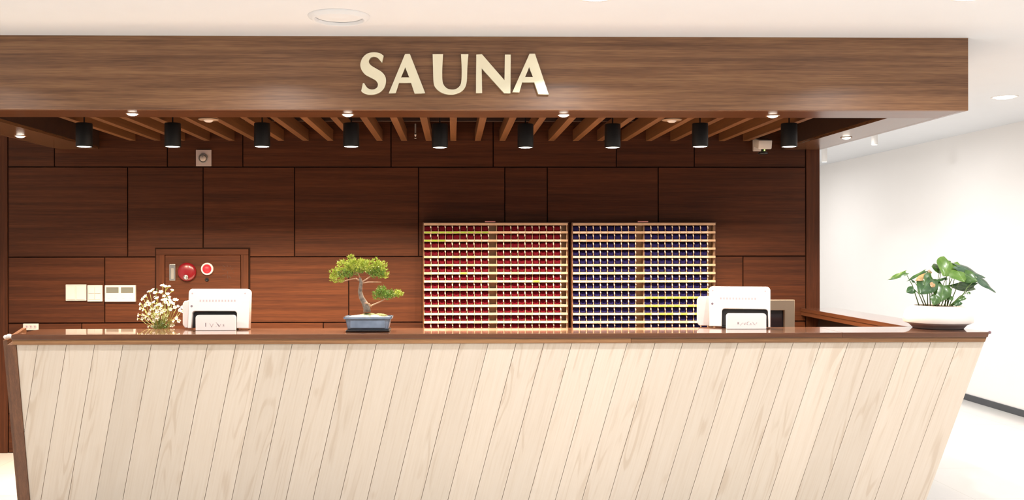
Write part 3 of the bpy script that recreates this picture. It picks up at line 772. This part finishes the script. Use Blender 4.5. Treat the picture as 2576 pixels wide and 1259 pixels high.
# security camera on the wall under the slats
a, b = wb(1893, 381), wb(1912, 352)
t = empty('security_camera', T((a.x + b.x) / 2, Y_BACK, a.z), 'white box security camera under the canopy corner', 'camera')
box('bracket', a.x, b.x + .02, YW - .03, YW, a.z, b.z, M_OFFWHITE, t, bevel=.003)
c0 = at_y(1904, 372, Y_BACK - .12); c1 = at_y(1938, 349, Y_BACK - .12)
hd = obj('camera_body', box_bm(c1.x - c0.x, .13, c1.z - c0.z, .008, 2), M_OFFWHITE, t, T((c0.x + c1.x) / 2, Y_BACK - .098, (c0.z + c1.z) / 2) @ RX(14), True)
obj('lens_hood', lathe_bm([(.012, -.004), (.014, .03), (.034, .036), (.037, .05), (0, .056)], 24), M_DARKPLASTIC, t, T((c0.x + c1.x) / 2 - .002, Y_BACK - .11, c0.z + .004) @ RX(180), True)
obj('status_led', lathe_bm([(.006, 0), (.005, .004), (0, .005)], 10), M_LED, t, T((c0.x + c1.x) / 2, Y_BACK - .14, c0.z - .020) @ RX(90))

# ------------------------------------------------------------------ things on the ledge
def px_on_ledge(px, py): return at_z(px, py, LEDGE)

def pos_terminal(cx, cy, rot, wid, hgt, leg_l, leg_r, notch_h, reader, label, lean=-6.0, reader_w=.06):
    base = T(cx, cy, LEDGE + .0005) @ RZ(rot)
    t = empty('payment_terminal', base, label, 'terminal')
    m = base @ RX(lean)
    x0, x1 = -wid / 2, wid / 2
    n = 6; r = .018; pts = []
    def arc(cx_, cz_, r_, a0, a1):
        for i in range(n + 1):
            a_ = R(a0 + (a1 - a0) * i / n); pts.append((cx_ + r_ * math.cos(a_), cz_ + r_ * math.sin(a_)))
    pts.append((x0, 0.011)); pts.append((x0 + leg_l, 0.011))
    arc(x0 + leg_l + .02, notch_h - .02, .02, 180, 90); arc(x1 - leg_r - .02, notch_h - .02, .02, 90, 0)
    pts.append((x1 - leg_r, .011)); pts.append((x1, .011))
    arc(x1 - r, hgt - r, r, 0, 90); arc(x0 + r, hgt - r, r, 90, 180)
    curve_mesh('casing', [pts], .034, .004, M_WHITE, t, m @ T(0, .02, 0) @ RX(90))
    # dark stand and socket bay seen through the arch
    obj('socket_bay', box_bm(wid - leg_l * .4 - leg_r * .5 - .01, .02, notch_h + .002, .003), M_DARKPLASTIC, t, m @ T((leg_l - leg_r) / 2 * .5, .034, notch_h / 2 + .012))
    obj('stand_foot', box_bm(wid * .6, .06, .008, .002), M_DARKPLASTIC, t, base @ T(0, .034, .0045))
    obj('stand_neck', box_bm(wid * .3, .014, notch_h * .9, .003), M_DARKPLASTIC, t, base @ T(0, .055, notch_h * .45 + .0085))
    obj('screen_shell', box_bm(wid * .97, .03, hgt - notch_h + .02, .008, 2), M_WHITE, t, m @ T(0, .05, hgt - (hgt - notch_h + .02) / 2 - .006), True)
    obj('screen', box_bm(wid * .88, .002, hgt - notch_h - .03, .0005), M_SCREEN, t, m @ T(0, .0665, hgt - (hgt - notch_h) / 2 - .004))
    # row of small cooling slots under the top
    bm = bmesh.new()
    for i in range(12):
        box_bm(.0085, .0012, .011, 0, bm=bm, c=(x0 + wid * (.19 + .052 * i), 0, 0))
    o = obj('cooling_slot', bm, M_INKSOFT, t, m @ T(0, -.0013, hgt * .72)); tag(o, kind='stuff')
    for xx in (x0 + .018, x1 - .024):
        obj('screw', lathe_bm([(.0042, 0), (.0042, .001), (0, .0012)], 12), M_INKSOFT, t, m @ T(xx, -.0008, hgt - .022) @ RX(90))
    obj('cable_port', lathe_bm([(.0065, 0), (.0065, .0012), (0, .0015)], 14), M_INK, t, m @ T(x0 + .016, -.0008, hgt * .585) @ RX(90))
    # card reader clipped to one side
    rd = obj('card_reader', prism_bm([(0, .018), (.014, 0), (reader_w, .002), (reader_w, reader), (.010, reader - .004), (0, reader - .02)], .07, 'Y', .003), M_WHITE, t, base @ T(x0 - reader_w + .012, .035, .006))
    obj('reader_slot', box_bm(.002, .05, .006, 0), M_INK, rd, base @ T(x0 - reader_w + .0119, .07, reader * .5))
    return t

pl = px_on_ledge(558, 827); 
wpx = 2400 / (pl.y - .0)
pos_terminal(pl.x, 5.452, -3.0, 150 / wpx, .228, .016, .065, .108, .158, 'white payment terminal seen from behind next to the flower vase', reader_w=.056)
pr = px_on_ledge(1862, 827)
pos_terminal(pr.x + .001, 5.458, -17.0, .334, .236, .066, .006, .114, .172, 'white payment terminal turned aside in front of the blue key rack', lean=-7, reader_w=.085)

def name_plate(px0, px1, py0, py1, label, lines, lines2, ox, oy, sc, ink):
    c = at_y((px0 + px1) / 2, py1, 5.395)
    a, b = at_y(px0, py1, c.y), at_y(px1, py0, c.y)
    w, h = b.x - a.x, b.z - LEDGE
    t = empty('counter_sign', T(c.x, c.y, LEDGE + .0004), label, 'sign')
    obj('block', prism_bm(round_rect(-w / 2, w / 2, 0, h, .016), .022, 'Y', .0012), M_WHITE, t, T(c.x, c.y, LEDGE + .0004))
    o = obj('lettering', strokes_bm(px_strokes(lines, ox, oy, sc, c.y), .0042, .0005), ink, t, T(0, c.y - .0002, 0))
    if lines2: obj('lettering', strokes_bm(px_strokes(lines2, ox, oy, sc, c.y), .0030, .0005), M_INKSOFT, t, T(0, c.y - .0002, 0))
    return t
name_plate(492, 592.5, 793.5, 831, 'white rounded counter sign with dark lettering before the terminal by the vase',
           [[(728, 640), (728, 830)], [(1400, 690), (1490, 830)]],
           [[(960, 660), (1060, 850)], [(1060, 850), (1150, 680)], [(1490, 830), (1580, 690)], [(1310, 600), (1400, 690)], [(1310, 840), (1330, 820)], [(1760, 700), (1700, 740), (1760, 790), (1690, 830)]], 485, 785, 22.4, M_INK)
name_plate(1829, 1928, 789.5, 831, 'white rounded counter sign with faint lettering before the turned terminal',
           [[(800, 590), (810, 710)], [(870, 580), (820, 640), (880, 700)]],
           [[(950, 760), (1010, 690), (1080, 630)], [(1150, 630), (1190, 730), (1250, 620)], [(1440, 560), (1340, 590), (1320, 700), (1390, 740)], [(1470, 740), (1540, 650), (1560, 740)], [(1640, 580), (1720, 690), (1780, 740)], [(1830, 660), (1880, 610)]], 1820, 785, 22.4, M_INKSOFT)

# old beige monitor on the staff desk
ym = 5.86
a = at_y(1998, 757, ym); wmon, hmon = .42, a.z - DESK - .05
cx = a.x - wmon / 2; zc0 = DESK + .05
t = empty('desk_monitor', T(cx, ym, DESK), 'old beige monitor with dark screen behind the turned terminal', 'monitor')
bm = bmesh.new()
bz = .056
pts = [(-wmon / 2, 0), (wmon / 2, 0), (wmon / 2, hmon), (-wmon / 2, hmon)]; inn = [(-wmon / 2 + bz, bz), (wmon / 2 - bz, bz), (wmon / 2 - bz, hmon - bz), (-wmon / 2 + bz, hmon - bz)]
curve_mesh('bezel', [pts, inn[::-1]], .03, .004, M_BEIGE, t, T(cx, ym + .019, zc0) @ RX(90))
obj('screen', box_bm(wmon - 2 * bz + .004, .006, hmon - 2 * bz + .004, .001), M_SCREEN, t, T(cx, ym + .030, zc0 + hmon / 2))
bm = bmesh.new()
va = [bm.verts.new((x * .97, .0385, hmon / 2 + (z - hmon / 2) * .97)) for x, z in pts]; vb = [bm.verts.new((x * .6, .30, hmon / 2 + (z - hmon / 2) * .6)) for x, z in pts]
bm.faces.new(va); bm.faces.new(vb[::-1])
for i in range(4): bm.faces.new((va[i], va[(i + 1) % 4], vb[(i + 1) % 4], vb[i]))
obj('tube_housing', bm, M_BEIGE, t, T(cx, ym, zc0))
obj('swivel_base', lathe_bm([(0, 0), (.13, 0), (.13, .012), (.07, .03), (.07, .049), (0, .05)], 32), M_BEIGE, t, T(cx, ym + .14, DESK), True)

# ------------------------------------------------------------------ bonsai in a blue pot
M_BLUEPOT = plain('blue grey glaze', (.175, .225, .30), .3, coat=.4, var=.18, scale=25)
M_BARK = plain('grey brown bark', (.14, .112, .09), .85, var=.4, scale=60, bump=.6)
M_BARK2 = plain('pale twig bark', (.42, .25, .16), .8, var=.25, scale=50)
M_MOSS = plain('green moss', (.095, .105, .035), .95, var=.4, scale=120)
M_GRAVEL = plain('pale gravel', (.42, .34, .29), .9, var=.25, scale=150, bump=.8)
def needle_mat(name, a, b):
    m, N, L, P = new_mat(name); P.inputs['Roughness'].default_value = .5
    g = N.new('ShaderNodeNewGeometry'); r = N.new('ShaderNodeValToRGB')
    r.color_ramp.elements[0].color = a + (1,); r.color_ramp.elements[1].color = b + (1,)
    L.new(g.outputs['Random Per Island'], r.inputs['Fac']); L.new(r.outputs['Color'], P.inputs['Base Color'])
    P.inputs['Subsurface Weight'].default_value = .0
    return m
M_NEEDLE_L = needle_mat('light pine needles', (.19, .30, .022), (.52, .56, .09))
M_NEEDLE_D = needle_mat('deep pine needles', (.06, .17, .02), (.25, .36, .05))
bc = px_on_ledge(929, 834)
YB = bc.y + .02
def bp(zx, zy, dy=0.0): return at_y(780 + zx / 4.843, 600 + zy / 4.843, YB + dy)
t = empty('bonsai_tree', T(bc.x, YB, LEDGE), 'small pine bonsai with bent trunk in a blue rectangular pot', 'bonsai')
a, b = bp(450, 1130), bp(980, 1130)
cxp = (a.x + b.x) / 2
box('tray', a.x, b.x, YB - .075, YB + .075, LEDGE + .0004, LEDGE + .012, M_DARKPLASTIC, t, bevel=.004)
wt = bp(1010, 950).x - bp(430, 950).x; wbm = bp(955, 1105).x - bp(465, 1105).x
zt_ = bp(700, 950).z
bm = bmesh.new()
def rect_ring(w, d, z): return [bm.verts.new((x, y, z)) for x, y in ((-w / 2, -d / 2), (w / 2, -d / 2), (w / 2, d / 2), (-w / 2, d / 2))]
hp = zt_ - LEDGE - .013
rings = [rect_ring(wbm * .95, .115, 0), rect_ring(wbm, .120, .004), rect_ring(wt * .93, .135, hp - .012), rect_ring(wt, .150, hp - .010), rect_ring(wt, .150, hp), rect_ring(wt - .016, .134, hp), rect_ring(wt - .02, .13, hp - .012)]
for r0, r1 in zip(rings, rings[1:]):
    for i in range(4): bm.faces.new((r0[i], r0[(i + 1) % 4], r1[(i + 1) % 4], r1[i]))
bm.faces.new(rings[0][::-1]); bm.faces.new(rings[-1])
bmesh.ops.bevel(bm, geom=[e for e in bm.edges if abs(e.verts[0].co.z - e.verts[1].co.z) > .004], offset=.006, segments=2, affect='EDGES')
pot = obj('pot', bm, M_BLUEPOT, t, T(cxp, YB, LEDGE + .0125))
box('pot_panel', cxp - wbm * .43, cxp + wbm * .43, YB - .0685, YB - .060, LEDGE + .020, LEDGE + .010 + hp * .86, M_BLUEPOT, t, bevel=.003)
def mound(name, w, d, h, x, y, z, mat, seed):
    bm = bmesh.new(); rr = random.Random(seed); nu, nv = 22, 8
    rows_ = []
    for j in range(nv + 1):
        s = j / nv
        rows_.append([bm.verts.new((w / 2 * s * math.cos(2 * math.pi * i / nu), d / 2 * s * math.sin(2 * math.pi * i / nu), h * (1 - s**2) + (rr.uniform(-.12, .12) * h if j < nv else 0))) for i in range(nu)] if j else [bm.verts.new((0, 0, h))])
    for i in range(nu): bm.faces.new((rows_[0][0], rows_[1][i], rows_[1][(i + 1) % nu]))
    for r0, r1 in zip(rows_[1:], rows_[2:]):
        for i in range(nu): bm.faces.new((r0[i], r1[i], r1[(i + 1) % nu], r0[(i + 1) % nu]))
    return obj(name, bm, mat, t, T(x, y, z), True)
mound('gravel_bed', wt * .93, .128, .016, cxp, YB, LEDGE + .0125 + hp - .004, M_GRAVEL, 1)
mound('moss', wt * .40, .08, .012, cxp + .000, YB + .005, LEDGE + .0125 + hp + .006, M_MOSS, 2)
mound('moss', wt * .34, .07, .011, cxp + .062, YB + .005, LEDGE + .0125 + hp + .004, M_MOSS, 3)
trunk = [bp(695, 900), bp(690, 850), bp(665, 790, .004), bp(625, 720, .006), bp(608, 650, .002), bp(615, 590), bp(622, 535), bp(605, 480, -.004)]
obj('trunk', tube_bm(trunk, [.0215, .0190, .0165, .0140, .0118, .0105, .0100, .0060], 10), M_BARK, t)
for pts, rad in (([(622, 535), (560, 490), (470, 505), (380, 535), (300, 520)], (.0045, .0040, .0034, .0028, .0015)),
                 ([(622, 540), (680, 505), (740, 460), (800, 410)], (.0045, .0040, .0034, .0018)),
                 ([(625, 550), (700, 535), (790, 535), (870, 535)], (.0038, .0034, .0028, .0012)),
                 ([(690, 850), (760, 815), (850, 775), (920, 740), (1020, 700)], (.0055, .0042, .0036, .0028, .0014)),
                 ([(605, 480), (580, 420), (520, 350), (500, 290)], (.0040, .0032, .0024, .0012)),
                 ([(665, 790), (720, 800), (745, 840)], (.0050, .0046, .0030))):
    obj('branch', tube_bm([bp(x, y, .012 * math.sin(i * 1.7 + x)) for i, (x, y) in enumerate(pts)], list(rad), 7), M_BARK2, t)
def pad(zx, zy, rx, rz, n, mat, seed, dy):
    rr = random.Random(seed); bm = bmesh.new(); c = bp(zx, zy, dy); s = 1 / 4.843 / (2400 / YB)
    rx *= s; rz *= s
    for _ in range(n):
        while True:
            q = Vector((rr.uniform(-1, 1), rr.uniform(-1, 1), rr.uniform(-1, 1)))
            if .12 < q.length < 1: break
        o = Vector((q.x * rx, q.y * rx * .95, q.z * rz))
        axis = (Vector((q.x, q.y, abs(q.z) * .6 + .25)) + Vector((rr.uniform(-.5, .5), rr.uniform(-.5, .5), rr.uniform(0, .7)))).normalized()
        for k in range(7):
            d = (axis + Vector((rr.uniform(-1, 1), rr.uniform(-1, 1), rr.uniform(-1, 1))) * .75).normalized()
            ln = rr.uniform(.009, .019); sd = d.orthogonal().normalized() * rr.uniform(.0011, .0021)
            sd = Matrix.Rotation(rr.uniform(0, 6.28), 3, d) @ sd
            a_, b_ = o, o + d * ln
            bm.faces.new([bm.verts.new(v) for v in (a_ - sd * .5, a_ + d * ln * .5 - sd, b_, a_ + d * ln * .5 + sd)])
    o = obj('foliage_pad', bm, mat, t, T(c)); tag(o, kind='stuff')
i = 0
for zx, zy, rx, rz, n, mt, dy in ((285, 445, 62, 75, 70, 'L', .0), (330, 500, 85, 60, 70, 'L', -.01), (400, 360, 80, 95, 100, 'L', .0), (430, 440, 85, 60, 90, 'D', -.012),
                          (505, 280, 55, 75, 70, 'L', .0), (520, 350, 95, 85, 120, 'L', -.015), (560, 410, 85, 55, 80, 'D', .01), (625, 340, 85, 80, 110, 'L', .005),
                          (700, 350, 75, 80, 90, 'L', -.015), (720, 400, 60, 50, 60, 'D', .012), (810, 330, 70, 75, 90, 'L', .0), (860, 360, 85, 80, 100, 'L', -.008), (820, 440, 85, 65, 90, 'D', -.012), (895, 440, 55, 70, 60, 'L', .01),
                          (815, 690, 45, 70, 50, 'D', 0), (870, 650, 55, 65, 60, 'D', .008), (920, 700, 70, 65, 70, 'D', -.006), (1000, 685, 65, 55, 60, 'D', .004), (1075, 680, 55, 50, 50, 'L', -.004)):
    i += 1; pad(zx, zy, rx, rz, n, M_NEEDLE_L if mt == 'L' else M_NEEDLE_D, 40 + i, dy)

# ------------------------------------------------------------------ leafy plant in a white bowl
M_BOWL = plain('white glazed bowl', (.68, .62, .575), .3, coat=.3, var=.02)
M_BOWLFOOT = plain('grey unglazed foot', (.34, .29, .29), .6)
M_SOIL = plain('potting soil', (.05, .03, .02), .95, var=.4, scale=60)
def leaf_mat(name, a, b, vein):
    m, N, L, P = new_mat(name); P.inputs['Roughness'].default_value = .3; P.inputs['Coat Weight'].default_value = .2
    tc = N.new('ShaderNodeTexCoord'); nz = N.new('ShaderNodeTexNoise'); nz.inputs['Scale'].default_value = 28; nz.inputs['Detail'].default_value = 3
    L.new(tc.outputs['Object'], nz.inputs['Vector'])
    r = N.new('ShaderNodeValToRGB'); r.color_ramp.elements[0].position = .35; r.color_ramp.elements[1].position = .65
    r.color_ramp.elements[0].color = a + (1,); r.color_ramp.elements[1].color = b + (1,)
    L.new(nz.outputs['Fac'], r.inputs['Fac'])
    sp = N.new('ShaderNodeSeparateXYZ'); L.new(tc.outputs['Object'], sp.inputs[0])
    ab = N.new('ShaderNodeMath'); ab.operation = 'ABSOLUTE'; L.new(sp.outputs['X'], ab.inputs[0])
    mr = N.new('ShaderNodeMapRange'); mr.inputs['From Min'].default_value = .0004; mr.inputs['From Max'].default_value = .0016; mr.inputs['To Min'].default_value = 1; mr.inputs['To Max'].default_value = 0
    L.new(ab.outputs[0], mr.inputs['Value'])
    mx = N.new('ShaderNodeMix'); mx.data_type = 'RGBA'; L.new(mr.outputs[0], mx.inputs[0]); L.new(r.outputs['Color'], mx.inputs[6]); mx.inputs[7].default_value = vein + (1,)
    L.new(mx.outputs[2], P.inputs['Base Color'])
    return m
ML = {'d': leaf_mat('dark leaf', (.018, .060, .020), (.045, .115, .030), (.08, .17, .05)),
      'm': leaf_mat('mid leaf', (.035, .095, .018), (.070, .155, .032), (.14, .23, .08)),
      'b': leaf_mat('bright leaf', (.075, .175, .020), (.140, .255, .045), (.24, .36, .11)),
      't': leaf_mat('dry tan leaf', (.34, .20, .08), (.52, .35, .17), (.35, .2, .1)),
      'g': leaf_mat('glossy dark leaf', (.022, .070, .038), (.05, .12, .06), (.12, .2, .12))}
ML['g'].node_tree.nodes['Principled BSDF'].inputs['Coat Weight'].default_value = 1.0
ML['g'].node_tree.nodes['Principled BSDF'].inputs['Roughness'].default_value = .2
M_STEM = plain('green leaf stalk', (.09, .17, .04), .5, var=.15)
pc = px_on_ledge(2362, 826)
YP = pc.y + .01
def pp(zx, zy, dy=0.0): return at_y(2220 + zx / 5.997, 640 + zy / 5.997, YP + dy)
SP = 1 / 5.997 / (2400 / YP)
t = empty('potted_plant', T(pc.x, YP, LEDGE), 'leafy heart-leaved plant in a round white bowl on the counter corner', 'potted plant')
cxp = pp(835, 900).x
rim = (1190 - 500) / 2 * SP; belly = (1335 - 355) / 2 * SP; foot = (1215 - 470) / 2 * SP * .96
z_b = lambda zy: pp(840, zy).z - LEDGE
zmid = z_b(1010)
obj('bowl', lathe_bm([(belly * .985, zmid - .004), (belly, zmid + .006), (belly * .992, z_b(945)), (belly * .94, z_b(855)), (rim * 1.13, z_b(790)), (rim, z_b(772)), (rim * .965, z_b(772)), (rim * .95, z_b(800)), (rim * .9, z_b(830))], 56), M_BOWL, t, T(cxp, YP, LEDGE), True)
obj('bowl_foot', lathe_bm([(0, .0006), (foot * .98, .0006), (foot, .004), (foot * 1.12, zmid * .55), (belly * .97, zmid - .0045), (belly * .9, zmid)], 56), M_BOWLFOOT, t, T(cxp, YP, LEDGE), True)
obj('soil', lathe_bm([(0, z_b(780)), (rim * .6, z_b(782)), (rim * .945, z_b(795))], 32), M_SOIL, t, T(cxp, YP, LEDGE), True)
def leaf(b, tip, w, mat, dy0, dy1, roll, cup=.25, droop=.12):
    """heart-shaped leaf from stalk point b to tip (plant picture coordinates), w wide"""
    B = pp(b[0], b[1], dy0); E = pp(tip[0], tip[1], dy1)
    ln = (E - B).length; wd = w * SP * 1.45
    y_ = (E - B).normalized(); ref = Vector((0, -1, .35)).normalized()
    z_ = (ref - y_ * ref.dot(y_)).normalized(); x_ = y_.cross(z_)
    m = Matrix((x_, y_, z_)).transposed().to_4x4(); m = T(B) @ m @ RY(roll)
    bm = bmesh.new(); nu, nv = 6, 10; g = []
    for j in range(nv + 1):
        s = j / nv
        half = wd / 2 * (math.sin(math.pi * min(1, s * .92 + .08) ** .72) ** .85) * (1.06 - .25 * s) if s < 1 else 0
        row = []
        for i in range(-nu // 2, nu // 2 + 1):
            u = i / (nu / 2)
            back = -.16 * ln * (abs(u) ** 1.5) * max(0, 1 - s * 2.6)          # lobes behind the stalk
            row.append(bm.verts.new((half * u, ln * s + back, -cup * half * u * u - droop * ln * (s - .35) ** 2 + .02 * ln * math.sin(s * 9 + u * 2))))
        g.append(row)
    for j in range(nv):
        for i in range(nu): bm.faces.new((g[j][i], g[j][i + 1], g[j + 1][i + 1], g[j + 1][i]))
    bmesh.ops.remove_doubles(bm, verts=bm.verts[:], dist=1e-6)
    return obj('leaf', bm, ML[mat], t, m, True), B
LEAVES = [((345, 272), (78, 382), 78, 'm', .0, .02, 35), ((640, 250), (368, 398), 50, 'd', .02, .0, 40), ((670, 318), (495, 395), 80, 't', -.01, -.03, 20), ((725, 258), (668, 305), 48, 't', .02, .02, 0),
          ((735, 375), (555, 600), 215, 'd', -.03, -.07, 12), ((745, 345), (620, 470), 140, 'm', -.01, -.05, -20), ((470, 520), (362, 575), 90, 'd', -.03, -.04, 10), ((870, 215), (748, 185), 120, 'm', .03, .0, 10),
          ((1010, 110), (930, 330), 235, 'b', .0, -.05, -10), ((1060, 130), (1080, 340), 150, 'b', .02, -.04, 25), ((905, 140), (1040, 105), 70, 'm', .03, .03, 0), ((1120, 240), (1240, 415), 210, 'b', -.02, -.07, -8),
          ((1130, 175), (1565, 345), 130, 'g', -.01, .0, -25), ((1240, 300), (1440, 415), 150, 'm', -.03, -.06, 5), ((1430, 350), (1725, 575), 95, 'g', -.02, -.01, -15), ((1380, 490), (1015, 485), 120, 'd', .03, .0, -35),
          ((780, 425), (925, 500), 110, 'd', .0, -.01, 0), ((920, 470), (890, 715), 190, 'm', -.02, -.06, 8), ((770, 440), (735, 500), 60, 't', -.05, -.06, 0), ((820, 640), (770, 770), 110, 'm', -.05, -.07, 0),
          ((960, 360), (760, 420), 40, 'd', -.01, -.02, 30), ((1010, 640), (1060, 700), 70, 'm', -.02, -.04, 0), ((1240, 650), (1130, 700), 50, 'm', -.02, -.03, 15), ((1180, 720), (1080, 775), 60, 'd', -.04, -.05, 10),
          ((1290, 575), (1330, 600), 40, 'm', -.02, -.03, 0), ((470, 400), (450, 425), 45, 'd', .0, .0, 0), ((960, 560), (1010, 690), 110, 'd', .02, .0, -10)]
rr = random.Random(5)
for b_, tip, w, mt, d0, d1, roll in LEAVES:
    o, B = leaf(b_, tip, w, mt, d0, d1, roll)
    root = Vector((cxp + (b_[0] - 840) * SP * rr.uniform(.35, .6), YP + rr.uniform(-.03, .05), LEDGE + z_b(782)))
    lim = rim * .8
    root.x = max(cxp - lim, min(cxp + lim, root.x))
    mid = root.lerp(B, .55) + Vector((rr.uniform(-.008, .008), 0, .012))
    obj('stalk', tube_bm([root, mid, B], [.0030, .0022, .0015], 6), M_STEM, t)

# ------------------------------------------------------------------ white flowers in a vase behind the ledge
M_PETAL = plain('white petals', (.86, .83, .72), .6, var=.03)
M_CALYX = plain('yellow green calyx', (.40, .42, .10), .6, var=.2)
M_FSTEM = plain('olive flower stem', (.20, .24, .05), .6, var=.2)
YV = 5.64
def vp(zx, zy, dy=0.0): return at_y(320 + zx / 7.869, 690 + zy / 7.869, YV + dy)
vb_ = vp(690, 1080)
t = empty('flower_vase', T(vb_.x, YV, DESK), 'bunch of small white flowers in a vase at the switch end of the counter', 'flowers')
zr = LEDGE - .02 - DESK
obj('vase', lathe_bm([(0, .0005), (.036, .0005), (.040, .006), (.052, zr * .35), (.050, zr * .6), (.032, zr * .9), (.034, zr), (.031, zr), (.029, zr * .9), (.03, zr * .6), (0, zr * .5)], 32), M_WHITE, t, T(vb_.x, YV, DESK), True)
rr = random.Random(11)
FL = [(700, 235), (760, 255), (830, 250), (885, 325), (670, 360), (515, 310), (430, 355), (555, 375), (480, 340), (365, 445), (310, 500), (265, 595), (415, 555), (370, 620), (450, 600), (590, 485), (530, 560), (800, 400), (730, 440), (830, 460), (700, 520), (760, 510), (860, 560), (930, 510), (970, 515), (820, 610),
      (270, 680), (330, 705), (235, 810), (310, 800), (215, 890), (310, 880), (480, 700), (540, 690), (640, 610), (655, 690), (600, 740), (560, 790), (500, 840), (690, 750), (740, 720), (850, 700), (940, 660), (1000, 640), (1030, 720), (1080, 660), (1090, 740), (900, 590), (380, 845), (430, 890), (540, 920), (640, 800), (620, 900), (670, 950), (710, 860), (770, 900), (780, 820), (900, 920), (960, 870), (1015, 925), (420, 1040), (500, 1030), (560, 1040), (790, 1010), (890, 1010), (600, 860), (450, 780), (680, 640), (760, 560), (840, 510), (580, 640)]
def flower_me(nm, seed):
    r2 = random.Random(seed); bm = bmesh.new()
    lathe_bm([(0, -.012), (.0022, -.010), (.0036, -.002), (.0022, .001), (0, .001)], 8, bm, matidx=1)
    for k in range(5):
        a = 2 * math.pi * k / 5 + r2.uniform(-.15, .15); ca, sa = math.cos(a), math.sin(a); L_ = r2.uniform(.0095, .0125); w_ = .0050
        P3 = lambda rad, side, z: bm.verts.new((rad * ca - side * sa, rad * sa + side * ca, z))
        c0, c1 = P3(.001, -.0012, 0), P3(.001, .0012, 0); m0, m1, mm = P3(L_ * .6, -w_, .0035), P3(L_ * .6, w_, .0035), P3(L_ * .55, 0, .0022); e0, e1 = P3(L_, -w_ * .5, .0050), P3(L_, w_ * .5, .0050)
        for f in ((c0, m0, mm), (c0, mm, c1), (c1, mm, m1), (m0, e0, mm), (mm, e0, e1), (mm, e1, m1)): bm.faces.new(f)
    return mesh_of(bm, nm, [M_PETAL, M_CALYX], True)
fms = [flower_me('flower', s) for s in range(4)]
root = Vector((vb_.x, YV, DESK + zr - .02))
bm_s = None
for zx, zy in FL:
    q = vp(zx, zy, rr.uniform(-.07, .07))
    d = Vector(((zx - 660) / 430, rr.uniform(-1.0, .2) - .35, (760 - zy) / 500 + .25)).normalized()
    rot = d.to_track_quat('Z', 'Y').to_matrix().to_4x4()
    s = rr.uniform(.85, 1.25)
    link(bpy.data.objects.new('flower', fms[rr.randrange(4)]), T(q) @ rot @ Matrix.Diagonal((s, s, s, 1)), t)
    if rr.random() < .62:
        e = q - d * .010 * s
        mid = root.lerp(e, .55) + Vector(((e.x - root.x) * .15, 0, .01))
        obj('stem', tube_bm([root + Vector((rr.uniform(-.02, .02), rr.uniform(-.02, .02), 0)), mid, e], [.0018, .0013, .0009], 5), M_FSTEM, t)
lm = None
for k in range(70):
    zx, zy = (rr.gauss(690, 90), rr.uniform(930, 1085)) if k < 40 else (rr.gauss(660, 220), rr.uniform(300, 980))
    if lm is None:
        lms = {}
        for nm, mt in (('L', M_CALYX), ('D', plain('green flower leaf', (.06, .15, .025), .5, var=.2))):
            bm = bmesh.new(); c = [bm.verts.new(v) for v in ((0, 0, 0), (-.006, .012, .002), (0, .014, -.001), (.006, .012, .002), (-.004, .024, .001), (0, .034, -.004), (.004, .024, .001))]
            for f in ((0, 2, 1), (0, 3, 2), (1, 2, 4), (2, 3, 6), (2, 5, 4), (2, 6, 5)): bm.faces.new([c[i] for i in f])
            lms[nm] = mesh_of(bm, 'leaf', mt, True)
        lm = True
    q = vp(zx, zy, rr.uniform(-.05, .05)); s = rr.uniform(.5, .9)
    link(bpy.data.objects.new('leaf', lms['D' if k < 46 else 'L']), T(q) @ RZ(rr.uniform(0, 360)) @ RX(rr.uniform(-20, 80)) @ Matrix.Diagonal((s, s, s, 1)), t)
